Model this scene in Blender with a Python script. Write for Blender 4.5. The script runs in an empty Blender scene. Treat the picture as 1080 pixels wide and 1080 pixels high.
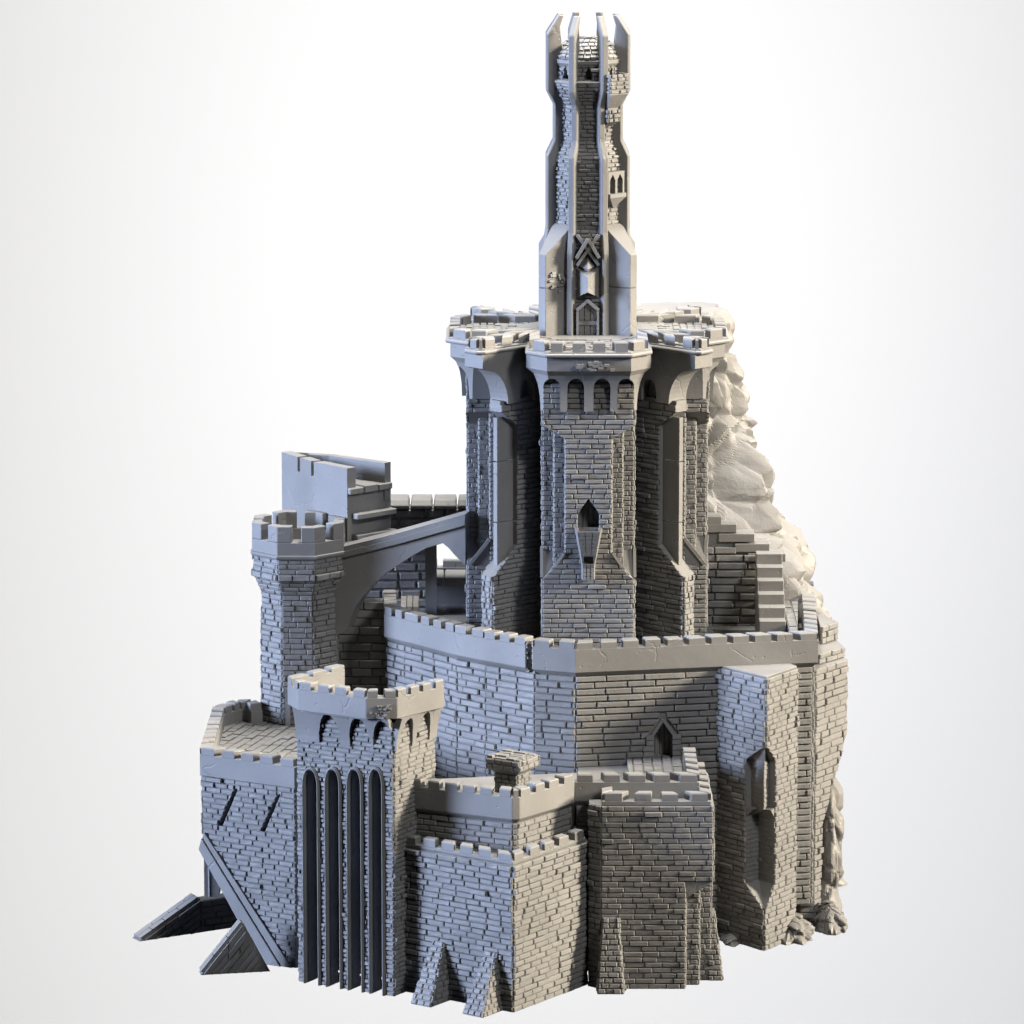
import bpy, bmesh, math, random
from mathutils import Vector, Matrix
random.seed(7)
S = bpy.context.scene
COL = S.collection
R = math.radians

# ---------------------------------------------------------------- camera
PIT = R(10.4); DIST = 56.08; FPX = 5608.0; ZT = 4.191
CP = Vector((0, -DIST*math.cos(PIT), ZT + DIST*math.sin(PIT)))
cd = bpy.data.cameras.new('camera'); cam = bpy.data.objects.new('camera', cd); COL.objects.link(cam)
cam.location = CP; cam.rotation_euler = (R(90) - PIT, 0, 0)
cd.sensor_width = 36; cd.lens = 36*FPX/1080; cd.clip_end = 400; cd.clip_start = 1
S.camera = cam
FW = Vector((0, math.cos(PIT), -math.sin(PIT))); UP = Vector((0, math.sin(PIT), math.cos(PIT)))
def ray(px, py): return FW + Vector(((px-540)/FPX, 0, 0)) - UP*((py-540)/FPX)
def at_y(px, py, Y):
    r = ray(px, py); return CP + r*((Y-CP.y)/r.y)
def at_z(px, py, Z):
    r = ray(px, py); return CP + r*((Z-CP.z)/r.z)
def zy(py, Y): return at_y(540, py, Y).z
def xy(px, Y, z):           # world x of a column px at depth Y and height z
    d = Vector((0, Y, z)) - CP; return (px-540)/FPX*d.dot(FW)

# ---------------------------------------------------------------- world, lamps, exposure
w = bpy.data.worlds.new('World'); S.world = w; w.use_nodes = True
bg = w.node_tree.nodes['Background']; bg.inputs[0].default_value = (0.75, 0.8, 0.95, 1); bg.inputs[1].default_value = 0.015
S.view_settings.view_transform = 'Standard'; S.view_settings.look = 'None'
S.view_settings.gamma = 1; S.view_settings.exposure = 0; S.view_settings.use_curve_mapping = False
def area(name, loc, target, size, power, color, sy=None, spread=180):
    l = bpy.data.lights.new(name, 'AREA'); l.energy = power; l.color = color; l.size = size
    l.spread = R(spread)
    if sy: l.shape = 'RECTANGLE'; l.size_y = sy
    o = bpy.data.objects.new(name, l); COL.objects.link(o); o.location = loc
    o.rotation_euler = (Vector(target)-Vector(loc)).to_track_quat('-Z', 'Y').to_euler(); return o
area('key_lamp', (70, -10, 29), (0.6, -0.5, 4.2), 13.0, 6300, (1.0, 0.87, 0.68), spread=27)
area('blue_lamp', (-70, -14.5, 17), (0.0, -1, 4), 26.0, 8800, (0.58, 0.70, 1.0), spread=27)
area('top_lamp', (1.0, 0.5, 22), (0.3, -1, 3), 5.0, 8800, (1.0, 0.95, 0.88))
area('front_lamp', (21, -27, 28), (0.6, -1, 3), 6.0, 640, (1.0, 0.98, 0.96), spread=50)
area('backdrop_lamp', (0.6, 3.8, 4.4), (0.2, 17, 1.8), 1.0, 3100, (1, 1, 1))
area('backdrop_lamp', (0, 5.0, -9.5), (0, 17, -2.4), 26.0, 4300, (1, 1, 1), 1.5)
area('backdrop_lamp', (0, 6.0, 17), (0, 17, 5.5), 26.0, 3900, (1, 1, 1), 1.5)

# ---------------------------------------------------------------- materials
def mat(name, col, rough=0.55, bump=0.5, scale=14, pits=0.0, vor=0.0, var=0.12):
    m = bpy.data.materials.new(name); m.use_nodes = True; nt = m.node_tree; N = nt.nodes; L = nt.links
    b = N['Principled BSDF']; b.inputs['Roughness'].default_value = rough
    b.inputs['Specular IOR Level'].default_value = 0.3
    tc = N.new('ShaderNodeTexCoord')
    n1 = N.new('ShaderNodeTexNoise'); n1.inputs['Scale'].default_value = scale; n1.inputs['Detail'].default_value = 8; n1.inputs['Roughness'].default_value = .62
    L.new(tc.outputs['Object'], n1.inputs['Vector'])
    n2 = N.new('ShaderNodeTexNoise'); n2.inputs['Scale'].default_value = 1.7; n2.inputs['Detail'].default_value = 5
    L.new(tc.outputs['Object'], n2.inputs['Vector'])
    cr = N.new('ShaderNodeMapRange'); cr.inputs['From Min'].default_value = .3; cr.inputs['From Max'].default_value = .7
    cr.inputs['To Min'].default_value = 1-var; cr.inputs['To Max'].default_value = 1+var
    L.new(n2.outputs['Fac'], cr.inputs['Value'])
    mx = N.new('ShaderNodeVectorMath'); mx.operation = 'SCALE'; mx.inputs[0].default_value = col
    L.new(cr.outputs['Result'], mx.inputs['Scale']); L.new(mx.outputs[0], b.inputs['Base Color'])
    bp = N.new('ShaderNodeBump'); bp.inputs['Strength'].default_value = bump; bp.inputs['Distance'].default_value = 0.02
    h = n1.outputs['Fac']
    if pits:
        v = N.new('ShaderNodeTexVoronoi'); v.inputs['Scale'].default_value = 9; L.new(tc.outputs['Object'], v.inputs['Vector'])
        v.inputs['Randomness'].default_value = 1
        th = N.new('ShaderNodeMapRange'); th.inputs['From Min'].default_value = .06; th.inputs['From Max'].default_value = .12
        th.inputs['To Min'].default_value = -pits; th.inputs['To Max'].default_value = 0
        L.new(v.outputs['Distance'], th.inputs['Value'])
        ms = N.new('ShaderNodeMapRange'); ms.inputs['From Min'].default_value = .46; ms.inputs['From Max'].default_value = .52
        L.new(n2.outputs['Fac'], ms.inputs['Value'])
        mm = N.new('ShaderNodeMath'); mm.operation = 'MULTIPLY'; L.new(th.outputs['Result'], mm.inputs[0]); L.new(ms.outputs['Result'], mm.inputs[1])
        s1 = N.new('ShaderNodeMath'); s1.operation = 'MULTIPLY_ADD'; L.new(h, s1.inputs[0]); s1.inputs[1].default_value = .45
        nd = N.new('ShaderNodeVectorMath'); nd.operation = 'MULTIPLY_ADD'; L.new(n1.outputs['Color'], nd.inputs[0]); nd.inputs[1].default_value = (.07, .07, .07); L.new(tc.outputs['Object'], nd.inputs[2])
        ve = N.new('ShaderNodeTexVoronoi'); ve.feature = 'DISTANCE_TO_EDGE'; ve.inputs['Scale'].default_value = 1.9; L.new(nd.outputs[0], ve.inputs['Vector'])
        ce = N.new('ShaderNodeMapRange'); ce.inputs['From Max'].default_value = .02; ce.inputs['To Min'].default_value = -1.6; ce.inputs['To Max'].default_value = 0
        L.new(ve.outputs['Distance'], ce.inputs['Value'])
        n3 = N.new('ShaderNodeTexNoise'); n3.inputs['Scale'].default_value = 2.6; L.new(tc.outputs['Object'], n3.inputs['Vector'])
        m3 = N.new('ShaderNodeMapRange'); m3.inputs['From Min'].default_value = .54; m3.inputs['From Max'].default_value = .6; L.new(n3.outputs['Fac'], m3.inputs['Value'])
        cm = N.new('ShaderNodeMath'); cm.operation = 'MULTIPLY_ADD'; L.new(ce.outputs['Result'], cm.inputs[0]); L.new(m3.outputs['Result'], cm.inputs[1]); L.new(mm.outputs[0], cm.inputs[2])
        L.new(cm.outputs[0], s1.inputs[2]); h = s1.outputs[0]
    if vor:
        v = N.new('ShaderNodeTexVoronoi'); v.inputs['Scale'].default_value = vor; v.feature = 'DISTANCE_TO_EDGE'
        L.new(tc.outputs['Object'], v.inputs['Vector'])
        s1 = N.new('ShaderNodeMath'); s1.operation = 'MULTIPLY_ADD'; L.new(v.outputs['Distance'], s1.inputs[0]); s1.inputs[1].default_value = .8
        L.new(h, s1.inputs[2]); h = s1.outputs[0]
    L.new(h, bp.inputs['Height']); L.new(bp.outputs[0], b.inputs['Normal'])
    return m
G = (0.155, 0.154, 0.152)
BRICK = mat('brick_stone', G, .5, .45, 16)
SMOOTH = mat('dressed_stone', G, .5, .3, 18, pits=2.2)
ROCK = mat('rough_rock', (0.152, 0.150, 0.147), .5, .5, 7)
WOOD = mat('carved_planks', (0.155, 0.154, 0.152), .55, .3, 20)
BACK = bpy.data.materials.new('studio_paper'); BACK.use_nodes = True
BACK.node_tree.nodes['Principled BSDF'].inputs['Base Color'].default_value = (.24, .24, .24, 1)
BACK.node_tree.nodes['Principled BSDF'].inputs['Roughness'].default_value = .9

# ---------------------------------------------------------------- helpers
class MB:
    def __init__(s): s.v = []; s.f = []
    def add(s, vs, fs):
        n = len(s.v); s.v += [tuple(x) for x in vs]; s.f += [tuple(i+n for i in f) for f in fs]
    def hexa(s, b, t):          # b: 4 bottom points counter-clockwise from above, t: 4 top points
        s.add(list(b)+list(t), [(3,2,1,0),(4,5,6,7),(0,1,5,4),(1,2,6,5),(2,3,7,6),(3,0,4,7)])
    def box(s, x0, x1, y0, y1, z0, z1):
        s.hexa([(x0,y0,z0),(x1,y0,z0),(x1,y1,z0),(x0,y1,z0)], [(x0,y0,z1),(x1,y0,z1),(x1,y1,z1),(x0,y1,z1)])
    def loft(s, rings, closed=True, caps=True):
        n = len(rings[0]); k = len(s.v)
        for r in rings: s.v += [tuple(p) for p in r]
        for i in range(len(rings)-1):
            for j in range(n if closed else n-1):
                a = k+i*n+j; b = k+i*n+(j+1) % n; s.f.append((a, b, b+n, a+n))
        if caps:
            s.f.append(tuple(k+j for j in reversed(range(n)))); s.f.append(tuple(k+(len(rings)-1)*n+j for j in range(n)))
    def prism(s, pts, z0, z1):  # pts counter-clockwise from above
        s.loft([[(p[0], p[1], z0) for p in pts], [(p[0], p[1], z1) for p in pts]])
    def bar(s, a, b, wd, ht, up=Vector((0,0,1))):
        a = Vector(a); b = Vector(b); d = (b-a).normalized(); sd = d.cross(up).normalized(); u = sd.cross(d)
        q = [(-1,-1),(1,-1),(1,1),(-1,1)]
        s.loft([[a+sd*(i*wd/2)+u*(j*ht/2) for i, j in q], [b+sd*(i*wd/2)+u*(j*ht/2) for i, j in q]])
    def merge(s, o):            # add these shapes to an existing part's own mesh
        off = Vector((0,0,0)); p = o.parent
        while p: off += p.location; p = p.parent
        me = bpy.data.meshes.new('m'); me.from_pydata([tuple(Vector(v)-off) for v in s.v], [], s.f)
        bm = bmesh.new(); bm.from_mesh(me); bmesh.ops.recalc_face_normals(bm, faces=bm.faces); bm.to_mesh(me)
        bm.clear(); bm.from_mesh(o.data); bm.from_mesh(me); bm.to_mesh(o.data); bm.free(); bpy.data.meshes.remove(me)
    def build(s, name, m, parent=None, smooth=False, bevel=0, cuts=None, rot=None):
        off = Vector((0,0,0)); p = parent
        while p: off += p.location; p = p.parent
        me = bpy.data.meshes.new(name); me.from_pydata([tuple(Vector(v)-off) for v in s.v], [], s.f)
        bm = bmesh.new(); bm.from_mesh(me)
        bmesh.ops.remove_doubles(bm, verts=bm.verts, dist=1e-5) if cuts is not None or bevel else None
        bmesh.ops.recalc_face_normals(bm, faces=bm.faces)
        if cuts:
            pass
        if bevel:
            bmesh.ops.bevel(bm, geom=[e for e in bm.edges if len(e.link_faces) == 2 and e.calc_face_angle(0) > .45], offset=bevel, segments=1, affect='EDGES', clamp_overlap=True)
        bm.to_mesh(me); bm.free()
        o = bpy.data.objects.new(name, me); COL.objects.link(o); me.materials.append(m)
        if parent: o.parent = parent
        if cuts:
            c = MB()
            cuts_m = bpy.data.meshes.new('c'); cuts_m.from_pydata([tuple(Vector(v)-off) for v in cuts.v], [], cuts.f)
            b2 = bmesh.new(); b2.from_mesh(cuts_m); bmesh.ops.recalc_face_normals(b2, faces=b2.faces); b2.to_mesh(cuts_m); b2.free()
            co = bpy.data.objects.new('c', cuts_m); COL.objects.link(co)
            if parent: co.parent = parent
            md = o.modifiers.new('b', 'BOOLEAN'); md.operation = 'DIFFERENCE'; md.object = co; md.solver = 'EXACT'; md.use_self = True
            bpy.context.view_layer.update()
            dg = bpy.context.evaluated_depsgraph_get()
            nm = bpy.data.meshes.new_from_object(o.evaluated_get(dg)); o.modifiers.clear(); o.data = nm
            bpy.data.objects.remove(co); nm.name = name
            if not nm.materials: nm.materials.append(m)
        if smooth:
            for p_ in o.data.polygons: p_.use_smooth = True
        return o

def thing(name, loc, label, cat, group=None):
    o = bpy.data.objects.new(name, None); COL.objects.link(o); o.location = loc; o.empty_display_size = .2
    o['label'] = label; o['category'] = cat
    if group: o['group'] = group
    bpy.context.view_layer.update(); return o

rnd = random.Random(3)
def interval(poly, v):
    xs = []
    for i in range(len(poly)):
        (u0, v0), (u1, v1) = poly[i], poly[(i+1) % len(poly)]
        if (v0-v)*(v1-v) < 0: xs.append(u0+(u1-u0)*(v-v0)/(v1-v0))
    return (min(xs), max(xs)) if len(xs) >= 2 else None
def bricks(mb, O, U, V, W, H, row=.055, ln=(.13, .2), prot=(.012, .028), holes=(), left=None, right=None, odd=.04, jit=.002, gap=.008, ch=.007):
    """courses of separate stones on a flat face; O lower left corner seen from outside"""
    O = Vector(O); U = Vector(U).normalized(); V = Vector(V).normalized(); N = U.cross(V)
    nr = max(1, round(H/row)); rh = H/nr
    for r in range(nr):
        v0 = r*rh+gap*.5; v1 = (r+1)*rh-gap*.5
        la, lb = (left(v0), left(v1)) if left else (0, 0)
        ra, rb = (right(v0), right(v1)) if right else (W, W)
        u = min(la, lb)-rnd.random()*ln[0]
        umax = max(ra, rb)
        while u < umax:
            l = rnd.uniform(*ln); a = u+gap*.5; b = u+l-gap*.5; u += l
            a0, a1 = max(a, la), max(a, lb); b0, b1 = min(b, ra), min(b, rb)
            if b0-a0 < .012 and b1-a1 < .012: continue
            pcs = [(a0, a1, b0, b1)]
            for h in holes:
                i0 = interval(h, v0); i1 = interval(h, v1)
                if i0 is None and i1 is None:
                    im = interval(h, (v0+v1)/2)
                    if im is None: continue
                    i0 = i1 = im
                i0 = i0 or i1 if i0 is None else i0; i1 = i0 if i1 is None else i1
                out = []
                for (p0, p1, q0, q1) in pcs:
                    if (q0 <= i0[0] and q1 <= i1[0]) or (p0 >= i0[1] and p1 >= i1[1]): out.append((p0, p1, q0, q1)); continue
                    if p0 < i0[0]-.01 or p1 < i1[0]-.01: out.append((p0, p1, min(q0, i0[0]), min(q1, i1[0])))
                    if q0 > i0[1]+.01 or q1 > i1[1]+.01: out.append((max(p0, i0[1]), max(p1, i1[1]), q0, q1))
                pcs = out
            p = rnd.uniform(*prot)
            if rnd.random() < odd*.6: p += rnd.uniform(.008, .022)
            for (p0, p1, q0, q1) in pcs:
                if q0 < p0+.004: q0 = p0 = (p0+q0)/2
                if q1 < p1+.004: q1 = p1 = (p1+q1)/2
                if q0-p0+q1-p1 < .02: continue
                k = min(ch, (q0-p0)/3, (q1-p1)/3) if min(q0-p0, q1-p1) > .006 else 0
                J = lambda: rnd.uniform(-jit, jit)
                base = [(p0, v0), (q0, v0), (q1, v1), (p1, v1)]
                front = [(p0+k+J()*.5, v0+k+J()*.5), (q0-k+J()*.5, v0+k+J()*.5), (q1-k+J()*.5, v1-k+J()*.5), (p1+k+J()*.5, v1-k+J()*.5)]
                P = lambda q, n: O+U*q[0]+V*q[1]+N*n
                vs = [P(q, -.004) for q in base]+[P(q, p-k) for q in base]+[P(q, p+J()) for q in front]
                fs = [(0,1,5,4),(1,2,6,5),(2,3,7,6),(3,0,4,7),(4,5,9,8),(5,6,10,9),(6,7,11,10),(7,4,8,11),(8,9,10,11)]
                mb.add(vs, fs)
def wall_bricks(mb, A, B, z0, z1, holes=(), **k):
    A = Vector((A[0], A[1], z0)); B = Vector((B[0], B[1], z0)); U = B-A
    if U.length < .015: return
    bricks(mb, A, U, (0,0,1), U.length, z1-z0, holes=holes, **k)
def poly_walls(mb, pts, z0, z1, closed=True, skip=(), **k):
    n = len(pts)
    for i in range(n if closed else n-1):
        if i in skip: continue
        wall_bricks(mb, pts[i], pts[(i+1) % n], z0, z1, **k)

def offs(pts, d, closed):       # shift a polyline outward (to the right of its direction)
    P = [Vector((p[0], p[1])) for p in pts]; n = len(P); out = []
    for i in range(n):
        ns = []
        if closed or i > 0: e = P[i]-P[i-1]; ns.append(Vector((e.y, -e.x)).normalized())
        if closed or i < n-1: e = P[(i+1) % n]-P[i]; ns.append(Vector((e.y, -e.x)).normalized())
        m = sum(ns, Vector((0,0)))
        if len(ns) == 2:
            m.normalize(); c = max(.35, m.dot(ns[0])); m = m/c
        out.append(P[i]+m*d)
    return out
def sweep(mb, pts, prof, closed):
    lines = [offs(pts, d, closed) for d, z in prof]
    n = len(pts); m = len(prof); k = len(mb.v)
    for i in range(n):
        for j in range(m): mb.v.append((lines[j][i].x, lines[j][i].y, prof[j][1]))
    for i in range(n if closed else n-1):
        for j in range(m):
            a = k+i*m+j; b = k+i*m+(j+1) % m; c = k+((i+1) % n)*m
            mb.f.append((a, b, c+(j+1) % m, c+j))
    if not closed:
        mb.f.append(tuple(k+j for j in range(m))); mb.f.append(tuple(k+(n-1)*m+j for j in reversed(range(m))))
def parapet(root, pts, z0, z1, z2, t=.1, ch=.06, closed=False, pitch=.2, duty=.66, name='parapet', segs=None, m=None, lip=False, ends=True, merl=True, slope=.012, rough=0, thin=None):
    m = m or SMOOTH; mb = MB()
    prof = [(0, z1), (0, z0), (-ch, z0-ch), (-t, z0-ch), (-t, z1)]
    if lip: prof = [(-.02, z1), (-.02, z0+.045), (.015, z0+.04), (.025, z0+.02), (.015, z0), (-t, z0), (-t, z1)]
    sweep(mb, pts, prof, closed)
    par = mb.build(name, m, root, bevel=.006)
    if not merl: return par
    d0 = -.02 if lip else 0
    o = offs(pts, d0-.0015, closed); i_ = offs(pts, -t+.0015, closed); n = len(pts)
    for s in range(n if closed else n-1):
        if segs is not None and s not in segs: continue
        a, b = o[s], o[(s+1) % n]; c, d = i_[s], i_[(s+1) % n]; L = (b-a).length
        k = max(1, round(L/pitch)); pw = L/k
        for q in range(k):
            wd = pw*duty*rnd.uniform(.94, 1.04)
            c0 = (q+.5)*pw
            if k > 1 and ends:
                if q == 0: c0 = max(wd/2, pw*.42)
                if q == k-1: c0 = L-max(wd/2, pw*.42)
            f0 = (c0-wd/2)/L; f1 = min(1, (c0+wd/2)/L)
            if k == 1: f0, f1 = (1-duty)/2, 1-(1-duty)/2
            w_ = MB(); sl = rnd.uniform(.0, .03)*.3
            A = a.lerp(b, f0); B = a.lerp(b, f1); C = c.lerp(d, f1); D = c.lerp(d, f0)
            zt = z2+rnd.uniform(-1, 1)*slope*.5
            e = (B-A).normalized()*sl
            bot = [(A.x, A.y, z1), (B.x, B.y, z1), (C.x, C.y, z1), (D.x, D.y, z1)]
            ring = [(A.x+e.x*.3, A.y+e.y*.3, zt-.012), (B.x-e.x*.3, B.y-e.y*.3, zt-.012+rnd.uniform(-1, 1)*slope*.3), (C.x, C.y, zt-.012), (D.x, D.y, zt-.012)]
            cen = (A+B+C+D)/4
            top = [(cen.x+(p[0]-cen.x)*.93, cen.y+(p[1]-cen.y)*.86, zt) for p in ring]
            w_.loft([bot, ring, top]); w_.build('merlon', m, par)
    return par

def arch_poly(uc, hw, v0, vs, va, n=7):     # pointed arch outline in (u, v)
    p = [(uc-hw, v0), (uc+hw, v0)]
    for i in range(n+1):
        t = i/n; p.append((uc+hw*math.cos(t*math.pi/2)**.9, vs+(va-vs)*math.sin(t*math.pi/2)))
    for i in range(1, n+1):
        t = 1-i/n; p.append((uc-hw*math.cos(t*math.pi/2)**.9, vs+(va-vs)*math.sin(t*math.pi/2)))
    return p
def gable_poly(uc, hw, v0, vs, va): return [(uc-hw, v0), (uc+hw, v0), (uc+hw, vs), (uc, va), (uc-hw, vs)]
def cutter(mb, O, U, V, poly, n0, n1):      # prism of a (u, v) outline from depth n0 to n1 along the outward normal
    O = Vector(O); U = Vector(U).normalized(); V = Vector(V).normalized(); N = U.cross(V)
    mb.loft([[O+U*u+V*v+N*n0 for u, v in poly], [O+U*u+V*v+N*n1 for u, v in poly]])
def frame_strip(mb, O, U, V, poly, wd, n0, n1, skip_bottom=True):   # raised moulding round an outline
    O = Vector(O); U = Vector(U).normalized(); V = Vector(V).normalized(); N = U.cross(V)
    pts = poly[1:]+poly[:1]
    cx = sum(p[0] for p in poly)/len(poly)
    k = len(mb.v); m = len(pts)
    nr = offs([(p[0], p[1]) for p in pts], wd, False)
    for (p, q) in zip(pts, nr):
        P = lambda a, n: O+U*a[0]+V*a[1]+N*n
        q = (q.x, q.y); mid = ((p[0]+q[0])/2, (p[1]+q[1])/2)
        mb.v += [tuple(P(p, n0)), tuple(P(p, n1*.6)), tuple(P(mid, n1)), tuple(P(q, n1*.6)), tuple(P(q, n0))]
    for i in range(m-1):
        for j in range(5):
            a = k+i*5+j; b = k+i*5+(j+1) % 5; mb.f.append((a, b, b+5, a+5))
    mb.f.append(tuple(k+j for j in range(5))); mb.f.append(tuple(k+(m-1)*5+j for j in range(5)))
def planks(mb, poly, z, d, wd=.1, ln=(.2, .4), th=.018, gap=.008):
    """slabs laid on a flat floor polygon (convex), running along direction d"""
    P = [Vector((p[0], p[1])) for p in poly]; d = Vector(d).normalized(); e = Vector((-d.y, d.x))
    us = [p.dot(d) for p in P]; vs = [p.dot(e) for p in P]
    v = min(vs)
    while v < max(vs):
        u = min(us)-rnd.random()*ln[0]
        while u < max(us):
            l = rnd.uniform(*ln)
            q = [Vector((u+gap, v+gap)), Vector((u+l-gap, v+gap)), Vector((u+l-gap, v+wd-gap)), Vector((u+gap, v+wd-gap))]
            q = [d*a.x+e*a.y for a in q]
            # clip
            for i in range(len(P)):
                a, b = P[i], P[(i+1) % len(P)]; nn = Vector((-(b-a).y, (b-a).x)); out = []
                for j in range(len(q)):
                    s0, s1 = q[j], q[(j+1) % len(q)]; d0 = (s0-a).dot(nn); d1 = (s1-a).dot(nn)
                    if d0 >= 0: out.append(s0)
                    if d0*d1 < 0: out.append(s0.lerp(s1, d0/(d0-d1)))
                q = out
                if not q: break
            if len(q) >= 3:
                ar = abs(sum(q[j].x*q[(j+1) % len(q)].y-q[(j+1) % len(q)].x*q[j].y for j in range(len(q))))/2
                if ar > .0006:
                    t = th*rnd.uniform(.5, 1.3); c = sum(q, Vector((0,0)))/len(q)
                    mb.loft([[(p.x, p.y, z-.003) for p in q], [(p.x, p.y, z+t-.004) for p in q], [(c.x+(p.x-c.x)*.93, c.y+(p.y-c.y)*.93, z+t) for p in q]])
            u += l
        v += wd
def rot2(p, a): return (p[0]*math.cos(a)-p[1]*math.sin(a), p[0]*math.sin(a)+p[1]*math.cos(a))

# ================================================================ setting
bk = MB(); pr = []
for i in range(13):
    t = i/12*math.pi/2; pr.append((17-4+4*math.sin(t), -16+4-4*math.cos(t)))
prof = [(6, -16)]+pr+[(17, 26)]
bk.loft([[(-34, y, z) for y, z in prof], [(34, y, z) for y, z in prof]], closed=False, caps=False)
b_ = bk.build('backdrop', BACK, smooth=True); b_['kind'] = 'structure'

# ================================================================ keep
AX = xy(619, 0, 5); AY = 0.0
def A2(p): return (AX+p[0], AY+p[1])
ZF = 2.84                                   # courtyard level
keep = thing('keep', (AX, AY, ZF), 'tall central keep of dark piers carrying a lobed battlemented platform', 'keep')
zlip = zy(378, -1.5); zmer = zy(362, -1.5); zcr = zy(372, -1.5); zbelt = zy(392, -1.45); zcor = zy(434, -1.3)
zsh = zy(455, -1.25)                        # shaft top
zc1 = zy(584, -1.25); zc2 = zy(611, -1.25)  # flare of the base
zflo = zy(345, 0)
# core
mb = MB()
core = [rot2((0, -.80), math.pi/8+k*math.pi/4) for k in range(8)]
mb.prism([A2(p) for p in core], ZF, zflo-.02)
mb.build('core', BRICK, keep)
# wide pier : stepped corners over a flared base
def wide_pier(k, front):
    a = k*math.pi/2; mb = MB(); cut = MB(); T = lambda p: A2(rot2(p, a)); rr = 1.25; h = .47; s = .115
    def rect(hw, r, z0, z1):
        mb.prism([T((-hw, -r)), T((hw, -r)), T((hw, -.5)), T((-hw, -.5))], z0, z1)
    rect(h, rr, ZF, zc2)
    rect(h, rr-2*s-.006, zc2-.001, zcor); rect(h-s, rr-s, zc2, zcor); rect(h-2*s, rr, zc2, zcor)
    # flare between shaft and base
    mb.loft([[T(p)+(zc2,) for p in [(-h, -rr), (h, -rr), (h, -.6), (-h, -.6)]], [T(p)+(zc1,) for p in [(-h+2*s, -rr+.012), (h-2*s, -rr+.012), (h-2*s, -.6), (-h+2*s, -.6)]]])
    # head that widens back to the full width
    zh = zy(463, -1.25); zw = zy(448, -1.25)
    mb.loft([[T(p)+(zh,) for p in [(-h+2*s, -rr+.01), (h-2*s, -rr+.01), (h-2*s, -.6), (-h+2*s, -.6)]], [T(p)+(zw,) for p in [(-h, -rr+.008), (h, -rr+.008), (h, -.6), (-h, -.6)]], [T(p)+(zcor+.05,) for p in [(-h, -rr+.008), (h, -rr+.008), (h, -.6), (-h, -.6)]]])
    for sg in (-1, 1):          # the same flare on the flanks
        w0 = [T((sg*h, -rr))+(zc2,), T((sg*h, -rr+2*s))+(zc2,), T((sg*h, -rr+2*s))+(zc1,)]; w1 = [T((sg*(h-2*s), -rr))+(zc2,), T((sg*(h-2*s), -rr+2*s))+(zc2,), T((sg*(h-2*s), -rr+2*s))+(zc1,)]
        mb.add(w0+w1, [(0,1,2),(5,4,3),(0,3,4,1),(1,4,5,2),(0,2,5,3)])
    holes = []
    if front:
        wp = gable_poly(h, .11, zy(562, -1.25)-ZF, zy(541, -1.25)-ZF, zy(526, -1.25)-ZF)
        A = Vector(T((-h, -rr))+(ZF,)); B = Vector(T((h, -rr))+(ZF,))
        cutter(cut, A, B-A, (0,0,1), wp, -.22, .1); holes = [wp]
    cuts = cut if front else None
    pier = mb.build('pier', BRICK, keep, cuts=cuts)
    br = MB()
    def wb(x0, y0, x1, y1, z0, z1, **q): wall_bricks(br, T((x0, y0)), T((x1, y1)), z0, z1, **q)
    K = dict(row=.052, ln=(.13, .2), prot=(.010, .022))
    hf = lambda du, dz: [[(u+du, v+dz) for u, v in holes[0]]] if holes else []
    wb(-h, -rr, h, -rr, ZF, zc2, holes=hf(0, 0), odd=.05, **K)
    H = zc1-zc2
    bricks(br, Vector(T((-h, -rr))+(zc2,)), Vector(T((h, -rr))+(0,))-Vector(T((-h, -rr))+(0,)), (0,0,1), 2*h, H, holes=hf(0, ZF-zc2), left=lambda v: 2*s*v/H, right=lambda v: 2*h-2*s*v/H, **K)
    wb(-h+2*s, -rr, h-2*s, -rr, zc1, zh, holes=hf(-2*s, ZF-zc1), **K)
    H2 = zw-zh
    bricks(br, Vector(T((-h, -rr))+(zh,)), Vector(T((h, -rr))+(0,))-Vector(T((-h, -rr))+(0,)), (0,0,1), 2*h, H2, left=lambda v: 2*s*(1-v/H2), right=lambda v: 2*h-2*s*(1-v/H2), **K)
    wb(-h, -rr, h, -rr, zw, zy(398, -1.25), **K)
    K2 = dict(row=.052, ln=(.09, .14), odd=.02, prot=(.004, .014), gap=.006)
    for sg in (-1, 1):
        if sg < 0:
            wb(-h, -rr+2*s, -h+s, -rr+2*s, zc2, zw, **K2); wb(-h+s, -rr+s, -h+2*s, -rr+s, zc2, zw, **K2)
        else:
            wb(h-s, -rr+2*s, h, -rr+2*s, zc2, zw, **K2); wb(h-2*s, -rr+s, h-s, -rr+s, zc2, zw, **K2)
    # flanks of the pier
    wb(h, -rr, h, -.5, ZF, zc2, **K); wb(-h, -.5, -h, -rr, ZF, zc2, **K)
    wb(h, -rr+2*s, h, -.5, zc2, zw, **K); wb(-h, -.5, -h, -rr+2*s, zc2, zw, **K)
    wb(h-s, -rr+s, h-s, -rr+2*s, zc2, zw, **K2); wb(-h+s, -rr+2*s, -h+s, -rr+s, zc2, zw, **K2)
    wb(h-2*s, -rr, h-2*s, -rr+s, zc2, zw, **K2); wb(-h+2*s, -rr+s, -h+2*s, -rr, zc2, zw, **K2)
    wb(h, -rr, h, -.6, zw, zcor, **K); wb(-h, -.6, -h, -rr, zw, zcor, **K)
    br.merge(pier)
    # weathered struts on the flare
    for sg in (-1, 1):
        st = MB()
        st.bar(T((sg*(h-2*s+.01), -rr-.01))+(zc1+.01,), T((sg*(h-.02), -rr+.02))+(zc2-.02,), .035, .03)
        st.bar(T((sg*(h+.012), -rr+2*s))+(zc1+.01,), T((sg*(h+.012), -rr+.02))+(zc2+.01,), .03, .035)
        st.build('flare_coping', SMOOTH, pier)
    return pier
piers = [wide_pier(k, k == 0) for k in range(4)]
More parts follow.
